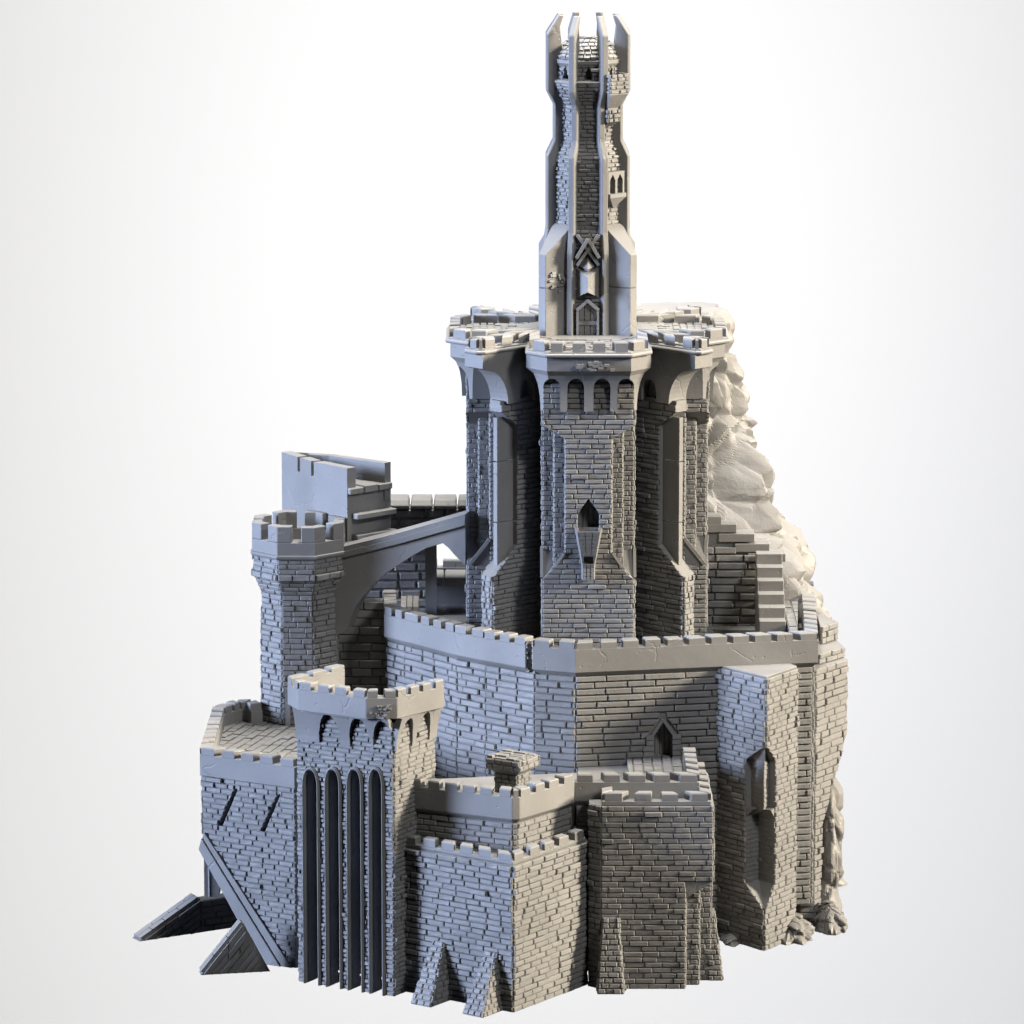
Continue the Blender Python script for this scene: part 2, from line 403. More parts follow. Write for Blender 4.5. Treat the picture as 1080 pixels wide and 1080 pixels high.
# window shutter planks and pulpit balcony on the front pier
wn = MB()
for i in range(4):
    x = AX-.11+i*.055; wn.box(x+.004, x+.051, -1.25+.15, -1.25+.19, zy(562, -1.25), zy(532, -1.25))
wn.build('window_boards', WOOD, piers[0])
bl = MB(); bc = MB()
def ringp(hw, dep, z, cxx=0): return [(AX-hw, -1.25+.01, z), (AX-hw*.78, -1.25-dep, z), (AX+hw*.78, -1.25-dep, z), (AX+hw, -1.25+.01, z)]
zt_, zm_, zb_ = zy(560, -1.45), zy(592, -1.4), zy(612, -1.35)
bl.loft([ringp(.075, .08, zb_), ringp(.075, .1, zy(598, -1.4)), ringp(.1, .16, zy(585, -1.4)), ringp(.15, .24, zt_)])
bc.box(AX-.1, AX+.1, -1.25-.22, -1.25+.0, zt_-.05, zt_+.1)
bc.box(AX-.05, AX+.05, -1.25-.2, -1.25-.06, zy(596, -1.4), zy(587, -1.4))
bal = bl.build('pulpit_balcony', BRICK, piers[0], cuts=bc)
bb = MB()
for i in range(12):
    t0 = i/12; t1 = (i+1)/12-.012
    za = zb_+(zt_-zb_)*t0; zb2 = zb_+(zt_-zb_)*t1
    if 4 <= i < 6: continue
    wv = lambda t: .075 if t < .25 else .075+.075*(t-.25)/.75
    dv = lambda t: .1 if t < .25 else .1+.14*(t-.25)/.75
    hw = wv((t0+t1)/2)*.78
    n = 3; 
    for j in range(n):
        a = -hw+2*hw*j/n+.004; b = -hw+2*hw*(j+1)/n-.004; d0 = dv(t0)+.012; d1 = dv(t1)+.012
        bb.hexa([(AX+a, -1.25-d0, za), (AX+b, -1.25-d0, za), (AX+b, -1.25-d0+.03, za), (AX+a, -1.25-d0+.03, za)], [(AX+a, -1.25-d1, zb2), (AX+b, -1.25-d1, zb2), (AX+b, -1.25-d1+.03, zb2), (AX+a, -1.25-d1+.03, zb2)])
bb.merge(bal)
# thin diagonal fins
def fin_pier(k):
    a = math.pi/4+k*math.pi/2; T = lambda p: A2(rot2(p, a)); h1 = .075; h0 = .03
    rb, rt, rk = 1.47, 1.36, 1.13; mb = MB()
    mb.prism([T((-h1, -rb)), T((h1, -rb)), T((h1, -.6)), T((-h1, -.6))], ZF, zc2)
    mb.loft([[T(p)+(zc2,) for p in [(-h1, -rb), (h1, -rb), (h1, -.6), (-h1, -.6)]], [T(p)+(zc1+.02,) for p in [(-h1, -rk), (h1, -rk), (h1, -.6), (-h1, -.6)]]])
    mb.prism([T((-h1, -rk)), T((h1, -rk)), T((h1, -.6)), T((-h1, -.6))], zc1+.02, zsh)
    mb.loft([[T(p)+(zsh,) for p in [(-h1, -rk), (h1, -rk), (h1, -.6), (-h1, -.6)]], [T(p)+(zsh+.16,) for p in [(-h1, -rt), (h1, -rt), (h1, -.6), (-h1, -.6)]], [T(p)+(zcor+.06,) for p in [(-h1, -rt), (h1, -rt), (h1, -.6), (-h1, -.6)]]])
    fin = mb.build('fin_pier', BRICK, keep)
    pn = MB(); qs = [zc2-.05, zy(550, -.9), zy(486, -.9), zsh+.1]
    for z_a, z_b in zip(qs, qs[1:]): pn.prism([T((-h0, -rt)), T((h0, -rt)), T((h0, -rk+.02)), T((-h0, -rk+.02))], z_a+.006, z_b-.004)
    pn.build('fin_panel', SMOOTH, fin, bevel=.004)
    br = MB(); K = dict(row=.052, ln=(.14, .24))
    L = rb-.62; H = zc1+.02-zc2
    for sg in (-1, 1):
        def fw(z0, z1, lf, odd=.03):
            if sg > 0:      # flank facing +x side: from tip inward
                O = Vector(T((h1, -rb))+(z0,)); U = Vector(T((h1, -.62))+(z0,))-O
                bricks(br, O, U, (0,0,1), L, z1-z0, left=lf, **K)
            else:
                O = Vector(T((-h1, -.62))+(z0,)); U = Vector(T((-h1, -rb))+(z0,))-O
                bricks(br, O, U, (0,0,1), L, z1-z0, right=(lambda v: L-lf(v)), **K)
        fw(ZF, zc2, lambda v: 0)
        fw(zc2, zc1+.02, lambda v: (rb-rk)*v/H)
        fw(zc1+.02, zsh, lambda v: rb-rk)
        fw(zsh, zsh+.16, lambda v: (rb-rk)-(rt-rk)*v/.16)
        fw(zsh+.16, zcor+.02, lambda v: rb-rt)
    wall_bricks(br, T((-h1, -rb)), T((h1, -rb)), ZF, zc2, row=.06, ln=(.05, .1), prot=(.01, .03))
    br.merge(fin)
for k in range(4): fin_pier(k)
# corbelled heads
def wide_head(k):
    a = k*math.pi/2; T = lambda p: A2(rot2(p, a)); mb = MB(); cut = MB()
    def ring(t, z):      # t 0 bottom .. 1 top
        c = 1-math.sqrt(max(0, 1-t*t)); a_ = .41+.02*c; b_ = .495+.145*c; r = 1.31+.12*c; f = .11+.15*c
        return [T(p)+(z,) for p in [(-a_, -r), (a_, -r), (b_, -r+f), (b_, -.55), (-b_, -.55), (-b_, -r+f)]]
    n = 8; zs = [zcor+(zbelt-zcor)*i/n for i in range(n+1)]
    mb.loft([ring((i/n)**1.0, zs[i]) for i in range(n+1)]+[ring(1, zlip+.002)])
    A = Vector(T((-.5, -1.31))+(zcor,)); B = Vector(T((.5, -1.31))+(zcor,))
    for uc in (.12, .365, .635, .88):
        cutter(cut, A, B-A, (0,0,1), arch_poly(uc, .087, -.12, zy(410, -1.33)-zcor, zy(399, -1.33)-zcor), -.12 if .2 < uc < .8 else -.075, .3)
    h = mb.build('corbel_head', SMOOTH, keep, cuts=cut)
    return h
heads = [wide_head(k) for k in range(4)]
def fin_head(k):
    a = math.pi/4+k*math.pi/2; T = lambda p: A2(rot2(p, a)); mb = MB(); cut = MB(); h = .13
    pr = [(-.5, zcor+.03), (-1.30, zcor+.03)]
    for i in range(1, 9):
        t = i/8; c = 1-math.sqrt(max(0, 1-t*t)); pr.append((-(1.30+.37*c), zcor+.03+(zbelt-zcor-.03)*t))
    pr += [(-1.67, zlip+.002), (-.5, zlip+.002)]
    mb.loft([[T((h, r))+(z,) for r, z in pr], [T((-h, r))+(z,) for r, z in pr]])
    for sg in (1, -1):
        O = Vector(T((sg*h, -1.5))+(zcor,)); U = Vector(T((sg*h, -.5))+(zcor,))-O
        if sg < 0: O = Vector(T((sg*h, -.5))+(zcor,)); U = -U
        uc = .48 if sg > 0 else .52
        cutter(cut, O, U, (0,0,1), arch_poly(uc, .105, -.1, zy(409, -1)-zcor-.08, zy(397, -1)-zcor-.06), -.115, .1)
    return mb.build('corbel_head', SMOOTH, keep, cuts=cut)
for k in range(4): fin_head(k)
# outline of the platform
out = []
for k in range(4):
    a = k*math.pi/2
    hd = .13; jx = .63; jr = jx+hd*1.414
    for p in [(-.63, -jr), (-.63, -1.24), (-.43, -1.46), (.43, -1.46), (.63, -1.24), (.63, -jr)]: out.append(A2(rot2(p, a)))
    for p in [(-hd, -1.64), (-hd+.05, -1.70), (hd-.05, -1.70), (hd, -1.64)]: out.append(A2(rot2(p, a+math.pi/4)))
mb = MB(); mb.prism(out, zlip+.003, zlip+.055)
fl = mb.build('platform', SMOOTH, keep)
par = parapet(keep, out, zlip, zcr, zmer, t=.13, ch=0, closed=True, pitch=.215, duty=.62, lip=True)
fb = MB()
for k in range(8):
    a = k*math.pi/4
    if k % 2 == 0: pl = [(-.5, -1.35), (.5, -1.35), (.5, -.62), (-.5, -.62)]
    else: pl = [(-.07, -1.6), (.07, -1.6), (.07, -.9), (-.07, -.9)]
    q = [A2(rot2(p, a)) for p in pl]; planks(fb, q, zlip+.055, rot2((1, 0), a), wd=.075, ln=(.09, .16), th=.018)
q = [A2(rot2((0, -.97), math.pi/8+k*math.pi/4)) for k in range(8)]
planks(fb, q, zlip+.059, (1, 0), wd=.08, ln=(.09, .17), th=.02)
fb.build('paving', BRICK, fl)
dm = MB()
for i in range(26):
    x = AX+rnd.gauss(.06, .1); z = zy(386, -1.5)+rnd.gauss(0, .022); w_ = rnd.uniform(.02, .04)
    dm.box(x-w_, x+w_, -1.49-rnd.uniform(0, .02), -1.44, z-.012, z+.012)
dm.merge(heads[0])

# ================================================================ spire
SP0 = zlip+.055
spire = thing('spire', (AX, AY, SP0), 'slender finned spire with a crown of points, standing on the keep', 'tower')
ys = lambda py: zy(py, 0)
prof = [(.60, 355), (.60, 255), (.465, 238), (.465, 162), (.385, 146), (.385, 108), (.465, 93)]
body = [(.43, 356), (.41, 250), (.375, 238), (.375, 165), (.30, 146), (.30, 108), (.39, 89), (.39, 83), (.355, 82), (.355, 64)]
def octr(r, z, c=(AX, AY)): return [(c[0]+rot2((0, -r), math.pi/8+i*math.pi/4)[0], c[1]+rot2((0, -r), math.pi/8+i*math.pi/4)[1], z) for i in range(8)]
mb = MB(); mb.loft([octr(r, ys(y)) for r, y in body])
cut = MB()
for k in range(8):
    a = k*math.pi/4; T = lambda p: A2(rot2(p, a))
    for (r, y0, ya, hw) in ((.365, 81, 66, .05), (.385, 99, 85, .045)):
        O = Vector(T((-.2, -r*.92))+(ys(y0),)); U = Vector(T((.2, -r*.92))+(ys(y0),))-O
        cutter(cut, O, U, (0,0,1), [(.2-hw, 0), (.2+hw, 0), (.2, ys(ya)-ys(y0))], -.08, .1)
shaft = mb.build('shaft', BRICK, spire, cuts=cut)
br = MB()
for k in range(8):
    a = k*math.pi/4-math.pi/8
    for i in range(len(body)-1):
        (r0, y0), (r1, y1) = body[i], body[i+1]
        if abs(y0-y1) < 3: continue
        P = lambda r, y, j: Vector(A2(rot2((0, -r), a+j*math.pi/4))+(ys(y),))
        A, B, C, D = P(r0, y0, 0), P(r0, y0, 1), P(r1, y1, 1), P(r1, y1, 0)
        U = (B-A).normalized(); mid0 = (A+B)/2; mid1 = (C+D)/2; V = mid1-mid0; H = V.length; W = (B-A).length; W1 = (C-D).length
        holes = []
        if y0 == 82: holes = [[(W/2-.05, .01), (W/2+.05, .01), (W/2, H*.85)]]
        bricks(br, A, U, V, W, H, row=.042, ln=(.08, .14), prot=(.006, .02), holes=holes, left=lambda v: (W-W1)/2*v/H, right=lambda v: W-(W-W1)/2*v/H)
br.merge(shaft)
# cornices
for (r, y, h) in ((.385, 61, .06), (.41, 83, .035)):
    c = MB(); c.loft([octr(r-.02, ys(y)-h), octr(r, ys(y)-h*.6), octr(r, ys(y)), octr(r-.05, ys(y)+.015)]); c.build('cornice', SMOOTH, shaft, bevel=.004)
# shingled roof
rf = MB(); rp = [(.36, 59), (.32, 51), (.23, 44), (.12, 40.5), (.02, 40)]
rf.loft([octr(r, ys(y)) for r, y in rp]); roof = rf.build('roof', BRICK, spire)
sh = MB()
for i in range(len(rp)-1):
    (r0, y0), (r1, y1) = rp[i], rp[i+1]
    nrow = 2 if i < 3 else 1
    for q in range(nrow):
        ra = r0+(r1-r0)*q/nrow; rb2 = r0+(r1-r0)*(q+1)/nrow; za = ys(y0+(y1-y0)*q/nrow); zb2 = ys(y0+(y1-y0)*(q+1)/nrow)
        n = max(8, int(2*math.pi*ra/.07)); o_ = rnd.random()
        for j in range(n):
            a0 = (j+o_)/n*2*math.pi; a1 = a0+2*math.pi/n*.86; t = rnd.uniform(.008, .024); ra_ = ra*.965; rb_ = rb2*.96
            pt = lambda r, a, z: (AX+r*math.sin(a), AY-r*math.cos(a), z)
            sh.hexa([pt(ra_+.005, a0, za-.012), pt(ra_+.005, a1, za-.012), pt(rb_, a1, zb2-.012), pt(rb_, a0, zb2-.012)], [pt(ra_+.01, a0, za+t), pt(ra_+.01, a1, za+t), pt(rb_, a1, zb2+t*.6), pt(rb_, a0, zb2+t*.6)])
sh.build('shingles', BRICK, roof)
# fins
fp = [(.20, 356), (.505, 356), (.50, 262), (.465, 240), (.465, 162), (.385, 146), (.385, 108), (.465, 93), (.465, 34), (.33, 14), (.285, 15), (.325, 27), (.30, 48), (.27, 62), (.22, 108)]
fin0 = None
for k in range(8):
    a = k*math.pi/4+math.pi/8; T = lambda p: A2(rot2(p, a)); mb = MB(); t = .033
    mb.loft([[T((t, -r))+(ys(y),) for r, y in fp], [T((-t, -r))+(ys(y),) for r, y in fp]])
    mb.build('fin', SMOOTH, spire, bevel=.009)
# diagonal wedge buttresses
butts = []
for k in range(4):
    a = k*math.pi/2+math.pi/4; T = lambda p: A2(rot2(p, a)); mb = MB()
    b0 = [(-.05, -.67), (.05, -.67), (.165, -.30), (-.165, -.30)]
    zr = ys(262)
    mb.prism([T(p) for p in b0], SP0, ys(297)-.005); mb.prism([T((x*.97, y*.99)) for x, y in b0], ys(297)-.004, ys(297)+.004)
    mb.loft([[T(p)+(ys(297)+.005,) for p in b0], [T(p)+(zr,) for p in b0], [T(p)+(z,) for p, z in zip([(-.14, -.37), (.14, -.37), (.165, -.30), (-.165, -.30)], [ys(233)]*4)]])
    butts.append(mb.build('buttress', SMOOTH, spire, bevel=.006))
dmm = MB()      # small exposed patch on the left buttress
T = lambda p: A2(rot2(p, -math.pi/4))
for i in range(18):
    f = rnd.uniform(.15, .8); z = ys(288)+rnd.gauss(0, .05)
    x = .05+(.165-.05)*f; y = -.67+(.37)*f
    dmm.hexa([T((x-.002, y-.03))+(z,), T((x+.014, y-.03))+(z,), T((x+.02, y+.02))+(z,), T((x-.006, y+.02))+(z,)], [T((x-.002, y-.03))+(z+.022,), T((x+.012, y-.03))+(z+.022,), T((x+.018, y+.02))+(z+.022,), T((x-.006, y+.02))+(z+.022,)])
dmm.merge(butts[3])
# portal : door, pointed hood, diamond and crossed bars on the front face
fy = -.46; dz = lambda py: zy(py, fy)
X = lambda px: xy(px, fy, 7)
dr = MB()
for i in range(3): dr.box(X(611)+i*.06, X(611)+i*.06+.052, fy+.04, fy+.08, SP0, dz(322))
dr.box(X(609), X(631), fy+.02, fy+.05, dz(343), dz(339))
door = dr.build('door', WOOD, spire)
df = MB(); df.box(X(608), X(610.6), fy-.01, fy+.1, SP0, dz(326)); df.box(X(629.6), X(632), fy-.01, fy+.1, SP0, dz(326))
df.bar((X(608.5), fy+.03, dz(327)), (X(620.3), fy+.03, dz(317)), .03, .09, Vector((0,1,0))); df.bar((X(631.5), fy+.026, dz(327)), (X(619.7), fy+.026, dz(317)), .03, .09, Vector((0,1,0)))
df.build('door_frame', SMOOTH, door)
hd_ = MB(); cx = X(620)
l_, r_ = X(608), X(632)
hood = [[(l_, fy+.06, dz(314.5)), (cx, fy-.09, dz(307)), (r_, fy+.06, dz(314.5)), (cx, fy+.2, dz(311))], [(l_, fy+.06, dz(284)), (cx, fy-.09, dz(291.5)), (r_, fy+.06, dz(284)), (cx, fy+.2, dz(284))]]
hd_.loft(hood); hd_.build('hood', SMOOTH, spire)
di = MB(); c0 = (cx, fy+.05, dz(291)); tp = (cx, fy+.08, dz(268)); lf = (X(609), fy+.08, dz(281)); rg = (X(631), fy+.08, dz(281)); fr = (cx, fy-.05, dz(283)); bkp = (cx, fy+.2, dz(281))
di.add([c0, tp, lf, rg, fr, bkp], [(0,4,2),(0,3,4),(4,1,2),(4,3,1),(2,1,5),(1,3,5),(3,0,5),(0,2,5)]); di.build('diamond', SMOOTH, spire)
for n_, (a_, b_) in enumerate((((608, 272), (620, 252)), ((632, 272), (620, 252)), ((608.5, 280), (631.5, 248)), ((631.5, 280), (608.5, 248)))):
    yo_ = fy-.01+.017*n_; q = MB(); q.bar((X(a_[0]), yo_, dz(a_[1])), (X(b_[0]), yo_, dz(b_[1])), .032, .07, Vector((0,1,0))); q.build('crossed_bar', SMOOTH, spire)
# bracketed balcony high on the right-hand face
a = R(40); T = lambda p: A2(rot2(p, a)); zz = lambda py: zy(py, -.3)
mb = MB(); rg4 = lambda hw, r, py: [T((-hw, -r))+(zz(py),), T((hw, -r))+(zz(py),), T((hw, -.25))+(zz(py),), T((-hw, -.25))+(zz(py),)]
mb.loft([rg4(.05, .33, 134), rg4(.07, .40, 129), rg4(.07, .40, 114), rg4(.12, .50, 99), rg4(.12, .50, 80)])
ct = MB(); q = [T((-.09, -.47)), T((.09, -.47)), T((.1, -.3)), T((-.1, -.3))]; ct.prism(q, zz(84), zz(70))
bal2 = mb.build('balcony', BRICK, spire, cuts=ct)
br = MB(); 
for (pA, pB) in (((-.12, -.50), (.12, -.50)), ((.12, -.50), (.12, -.3)), ((-.12, -.3), (-.12, -.50))): wall_bricks(br, T(pA), T(pB), zz(98), zz(81), row=.045, ln=(.07, .12), prot=(.006, .015))
for (pA, pB) in (((-.075, -.42), (.075, -.42)), ((-.075, -.3), (-.075, -.42)), ((.075, -.42), (.075, -.3))): wall_bricks(br, T(pA), T(pB), zz(129), zz(115), row=.045, ln=(.06, .1), prot=(.006, .015))
br.merge(bal2)
mb = MB()
for (pA, pB) in (((-.125, -.51), (.125, -.51)), ((.125, -.51), (.125, -.3)), ((-.125, -.3), (-.125, -.51))):
    A = Vector(pA); B = Vector(pB); n = 3
    for i in range(n):
        c = A.lerp(B, (i+.5)/n); d = (B-A).normalized()*.03; e = Vector((d.y, -d.x))*.35
        mb.hexa([T(c-d-e)+(zz(80.5),), T(c-d+e)+(zz(80.5),), T(c+d+e)+(zz(80.5),), T(c+d-e)+(zz(80.5),)], [T(c-d-e)+(zz(77.5),), T(c-d+e)+(zz(77.5),), T(c+d+e)+(zz(77.5),), T(c+d-e)+(zz(77.5),)])
mb.build('crenellation', SMOOTH, bal2)
# twin lancet window on the right-hand face
a = math.pi/4; T = lambda p: A2(rot2(p, a)); mb = MB(); ct = MB(); rw = .375*.924
mb.prism([T((-.12, -rw-.07)), T((.12, -rw-.07)), T((.12, -rw+.08)), T((-.12, -rw+.08))], zz(205), zz(181))
O = Vector(T((-.12, -rw-.07))+(zz(205),)); U = Vector(T((.12, -rw-.07))+(zz(205),))-O
for uc in (.065, .175): cutter(ct, O, U, (0,0,1), gable_poly(uc, .04, -.01, .15, .21), -.1, .1)
tw = mb.build('twin_window', SMOOTH, spire, cuts=ct)
mb = MB(); mb.add([T((-.12, -rw-.1))+(zz(204),), T((.12, -rw-.1))+(zz(204),), T((.12, -rw+.05))+(zz(204),), T((-.12, -rw+.05))+(zz(204),), T((-.12, -rw-.1))+(zz(208),), T((.12, -rw-.1))+(zz(208),), T((0, -rw-.03))+(zz(220),), T((0, -rw+.05))+(zz(220),), T((.12, -rw+.05))+(zz(208),), T((-.12, -rw+.05))+(zz(208),)],
    [(0,1,2,3),(0,1,5,4),(4,5,6),(5,8,7,6),(4,9,7,6),(1,2,8,5),(0,3,9,4)]); mb.build('sill', SMOOTH, tw)

# ================================================================ courtyard
YC = -1.95; ZM = zy(677, YC); ZCR = zy(685, YC); ZB = zy(709, YC)
cpx = [(404, 622), (405, 640), (424, 645), (443, 649.5), (479, 659), (510, 665), (562, 674), (607, 677.5), (863, 667), (858, 613)]
cpt = [at_z(x, y, ZM) for x, y in cpx]
cpt = [Vector((p.x, p.y)) for p in cpt]
court = MB(); inner = offs(cpt, -.1, False)
pc = [(p.x, p.y) for p in inner]+[(2.9, 1.5), (-1.4, 1.9), (-1.75, .6)]
court.prism(pc, ZF-.35, ZF)
c_ = court.build('courtyard_ground', ROCK); c_['kind'] = 'structure'
# ---- round curtain wall
cw = thing('round_rampart', (cpt[7].x, cpt[7].y, 0), 'big curved wall with a cracked battlemented band, round the foot of the keep', 'castle wall')
wl = offs(cpt, -.06, False)
inn = offs(cpt, -.5, False)
mb = MB(); ZBW = ZB-.05
ring = [(p.x, p.y) for p in wl]+[(p.x, p.y) for p in reversed(inn)]
for i in range(len(wl)-1):
    mb.prism([wl[i], wl[i+1], inn[i+1], inn[i]], .3, ZBW)
cut = MB()
A = Vector((wl[7].x, wl[7].y, 0)); B = Vector((wl[8].x, wl[8].y, 0)); UU = (B-A).normalized()
def ucol(px, z):    # u on the right-hand stretch of the wall for an image column
    best = 0
    for i in range(400):
        u = i*.0075; p = A+UU*u; 
        if 540+FPX*p.x/(Vector((p.x, p.y, z))-CP).dot(FW) < px: best = u
    return best
uw = ucol(699, 2.1); yw = (A+UU*uw).y
wp = gable_poly(uw, .1, zy(806, yw), zy(776, yw), zy(761, yw))
cutter(cut, A, B-A, (0,0,1), wp, -.25, .1)
wallm = mb.build('wall', BRICK, cw, cuts=cut)
br = MB(); K = dict(row=.069, ln=(.2, .33), prot=(.018, .04), odd=.04, gap=.012, ch=.008)
for i in range(0, 7): wall_bricks(br, wl[i], wl[i+1], .3, ZBW, **K)
hq = [[(u*1.0, v-.3) for u, v in gable_poly(uw, .19, 0, zy(776, yw), zy(752, yw))]]
K['ln'] = (.27, .44); wall_bricks(br, wl[7], wl[8], .3, ZBW, holes=hq, **K); wall_bricks(br, wl[8], wl[9], .3, ZBW, **K)
br.merge(wallm)
# window surround of small blocks and its boards
sr = MB(); N_ = UU.cross(Vector((0,0,1)))
z = zy(808, yw); top = zy(776, yw)
while z < top:
    for sg in (-1, 1):
        w_ = rnd.uniform(.075, .11); u0 = uw+sg*.1; u1 = u0+sg*w_
        p, q = (A+UU*min(u0, u1)), (A+UU*max(u0, u1)); d = N_*rnd.uniform(.03, .045)
        sr.hexa([(p.x+d.x, p.y+d.y, z), (q.x+d.x, q.y+d.y, z), (q.x, q.y, z), (p.x, p.y, z)], [(p.x+d.x, p.y+d.y, z+.05), (q.x+d.x, q.y+d.y, z+.05), (q.x, q.y, z+.05), (p.x, p.y, z+.05)])
    z += .058
for sg in (-1, 1):
    a_ = A+UU*(uw+sg*.13)+Vector((0,0,zy(777, yw))); b_ = A+UU*(uw)+Vector((0,0,zy(758, yw))); sr.bar(a_+N_*.008, b_+N_*(.008+.004*sg), .035, .04, N_)
wf = sr.build('window_surround', BRICK, wallm)
wb_ = MB()
for i in range(4):
    p = A+UU*(uw-.1+i*.05)-N_*.13; q = p+UU*.044
    wb_.hexa([(p.x, p.y, zy(806, yw)), (q.x, q.y, zy(806, yw)), (q.x-N_.x*.03, q.y-N_.y*.03, zy(806, yw)), (p.x-N_.x*.03, p.y-N_.y*.03, zy(806, yw))], [(p.x, p.y, zy(766, yw)), (q.x, q.y, zy(766, yw)), (q.x-N_.x*.03, q.y-N_.y*.03, zy(766, yw)), (p.x-N_.x*.03, p.y-N_.y*.03, zy(766, yw))])
wb_.build('window_boards', WOOD, wf)
def crack(px, pyt, wd):
    pass
# band, broken in two by a crack at the front
ck = cpt[5].lerp(cpt[6], .92)
parapet(cw, cpt[0:6]+[ck-(cpt[6]-cpt[5]).normalized()*.045], ZB, ZCR, ZM, t=.14, ch=.07, pitch=.2, duty=.72)
parapet(cw, [ck+(cpt[6]-cpt[5]).normalized()*.045, cpt[6], cpt[7], cpt[8], cpt[9]], ZB, ZCR, ZM, t=.14, ch=.07, pitch=.235, duty=.72)
rb_ = MB()
for i in range(22):
    z = ZB-.05+(ZM-ZB)*i/22; e = (cpt[6]-cpt[5]).normalized(); 
    for sg in (-1, 1):
        c = ck+e*sg*.05; w_ = rnd.uniform(.012, .03); n2 = Vector((e.y, -e.x))
        c2 = c+n2*(-rnd.uniform(.01, .05))
        rb_.hexa([(c2.x-e.x*w_, c2.y-e.y*w_, z), (c2.x+e.x*w_, c2.y+e.y*w_, z), (c2.x+e.x*w_-n2.x*.06, c2.y+e.y*w_-n2.y*.06, z), (c2.x-e.x*w_-n2.x*.06, c2.y-e.y*w_-n2.y*.06, z)],
                 [(c2.x-e.x*w_, c2.y-e.y*w_, z+.02), (c2.x+e.x*w_*.5, c2.y+e.y*w_*.5, z+.025), (c2.x+e.x*w_-n2.x*.06, c2.y+e.y*w_-n2.y*.06, z+.02), (c2.x-e.x*w_-n2.x*.06, c2.y-e.y*w_-n2.y*.06, z+.02)])
rb_.build('broken_edge', ROCK, cw)

# ================================================================ flat boxes helper
def quadbox(root, pts, z0, z1, name='wall', sides=None, K=None, cuts=None, holes=None, m=BRICK, closed=True):
    mb = MB(); mb.prism(pts, z0, z1); o = mb.build(name, m, root, cuts=cuts)
    br = MB(); n = len(pts)
    for i in (sides if sides is not None else range(n)):
        wall_bricks(br, pts[i], pts[(i+1) % n], z0, z1, holes=(holes or {}).get(i, ()), **(K or {}))
    br.merge(o); return o
V2 = lambda x, y: Vector((x, y))
g0 = lambda px, py: Vector((at_z(px, py, 0).x, at_z(px, py, 0).y))

# ================================================================ lower front bastion
c0 = g0(541, 1068); cL = g0(424, 1045); cR = g0(622, 1040)
# square it up
eL = (cL-c0).normalized(); eR = Vector((-eL.y, eL.x)); eR = eR if eR.y > 0 else -eR
cR = c0+eR*(cR-c0).dot(eR)
zt = zy(914, c0.y)
lb = thing('front_bastion', (c0.x, c0.y, 0), 'lowest front bastion with two wedge buttresses on its blue-lit side', 'bastion')
pts = [cL, c0, cR, cR+eL*(-0)+V2(0, 1.0), cL+V2(0, .9)]
wlb = quadbox(lb, pts, 0, zt, sides=(0, 1, 2), K=dict(row=.058, ln=(.15, .23), prot=(.014, .032), odd=.05))
parapet(lb, [cL, c0, cR], zt, zt+.05, zt+.125, t=.11, ch=0, pitch=.24, duty=.66)
ledge = MB(); ledge.prism([cL, c0, cR, cR+V2(0, .9), cL+V2(0, .9)], zt+.001, zt+.02); ledge.build('ledge', SMOOTH, lb)
nL = Vector((eL.y, -eL.x)); nL = nL if nL.y < 0 else -nL
for (px, py, pt) in ((452, 1058, 992), (512, 1067, 1003)):
    b = g0(px, py); 
    # project on wall line then outwards
    s_ = (b-c0).dot(eL); p = c0+eL*s_; e = -eL; hw = .125
    zt2 = zy(pt, p.y)
    A_, B_ = p-e*(hw), p+e*(hw*.9)
    btm = [A_+nL*.33, B_+nL*.33, B_-nL*.02, A_-nL*.02]
    topq = [p-e*.065, p+e*.055]
    tp = [topq[0]+nL*.03, topq[1]+nL*.03, topq[1]-nL*.02, topq[0]-nL*.02]
    mb = MB(); mb.loft([[(q.x, q.y, 0) for q in btm], [(q.x, q.y, zt2) for q in tp]]); bt = mb.build('buttress', BRICK, lb)
    br = MB()
    for i, j in ((0, 1), (1, 2), (3, 0)):
        a0, a1 = Vector((btm[i].x, btm[i].y, 0)), Vector((btm[j].x, btm[j].y, 0)); t0, t1 = Vector((tp[i].x, tp[i].y, zt2)), Vector((tp[j].x, tp[j].y, zt2))
        U = (a1-a0).normalized(); V = ((t0+t1)-(a0+a1))/2; V = V-U*V.dot(U); H = V.length; W = (a1-a0).length
        lt = (t0-a0).dot(U); rt_ = (t1-a0).dot(U)
        bricks(br, a0, U, V, W, H, row=.055, ln=(.07, .12), prot=(.008, .02), left=lambda v: lt*v/H, right=lambda v: W+(rt_-W)*v/H)
    br.merge(bt)

# ================================================================ upper terrace wall behind it
zu = zy(833, -4.05); zub = zy(864, -4.05)
uc_ = Vector((at_z(545, 834, zu).x, at_z(545, 834, zu).y))
uR = Vector((at_z(606, 816, zu).x, at_z(606, 816, zu).y)); uL = Vector((at_z(430, 821, zu).x, at_z(430, 821, zu).y))
tw_ = thing('terrace_bastion', (uc_.x, uc_.y, 0), 'stepped-back bastion with a deep smooth band, directly above the lowest front bastion', 'castle wall')
e1 = (uL-uc_).normalized(); e2 = (uR-uc_).normalized()
k1 = uc_+e1*.05; k2 = uc_+e2*.05
line = [uL, k1, k2, uR]
inn_ = offs(line, -.05, False)
pts = [inn_[0], inn_[1], inn_[2], inn_[3], uR+V2(.1, 1.2), uL+V2(.2, 1.1)]
ztf = zub+.0
quadbox(tw_, pts, .3, zub-.05, sides=(0, 1, 2), K=dict(row=.058, ln=(.14, .22)))
parapet(tw_, line, zub, zu-.075, zu, t=.13, ch=.055, pitch=.2, duty=.68, ends=True)
fl_ = MB(); fl_.prism([Vector(p) for p in pts], zub-.05+.002, zub+.03); fl_.build('terrace_floor', SMOOTH, tw_)
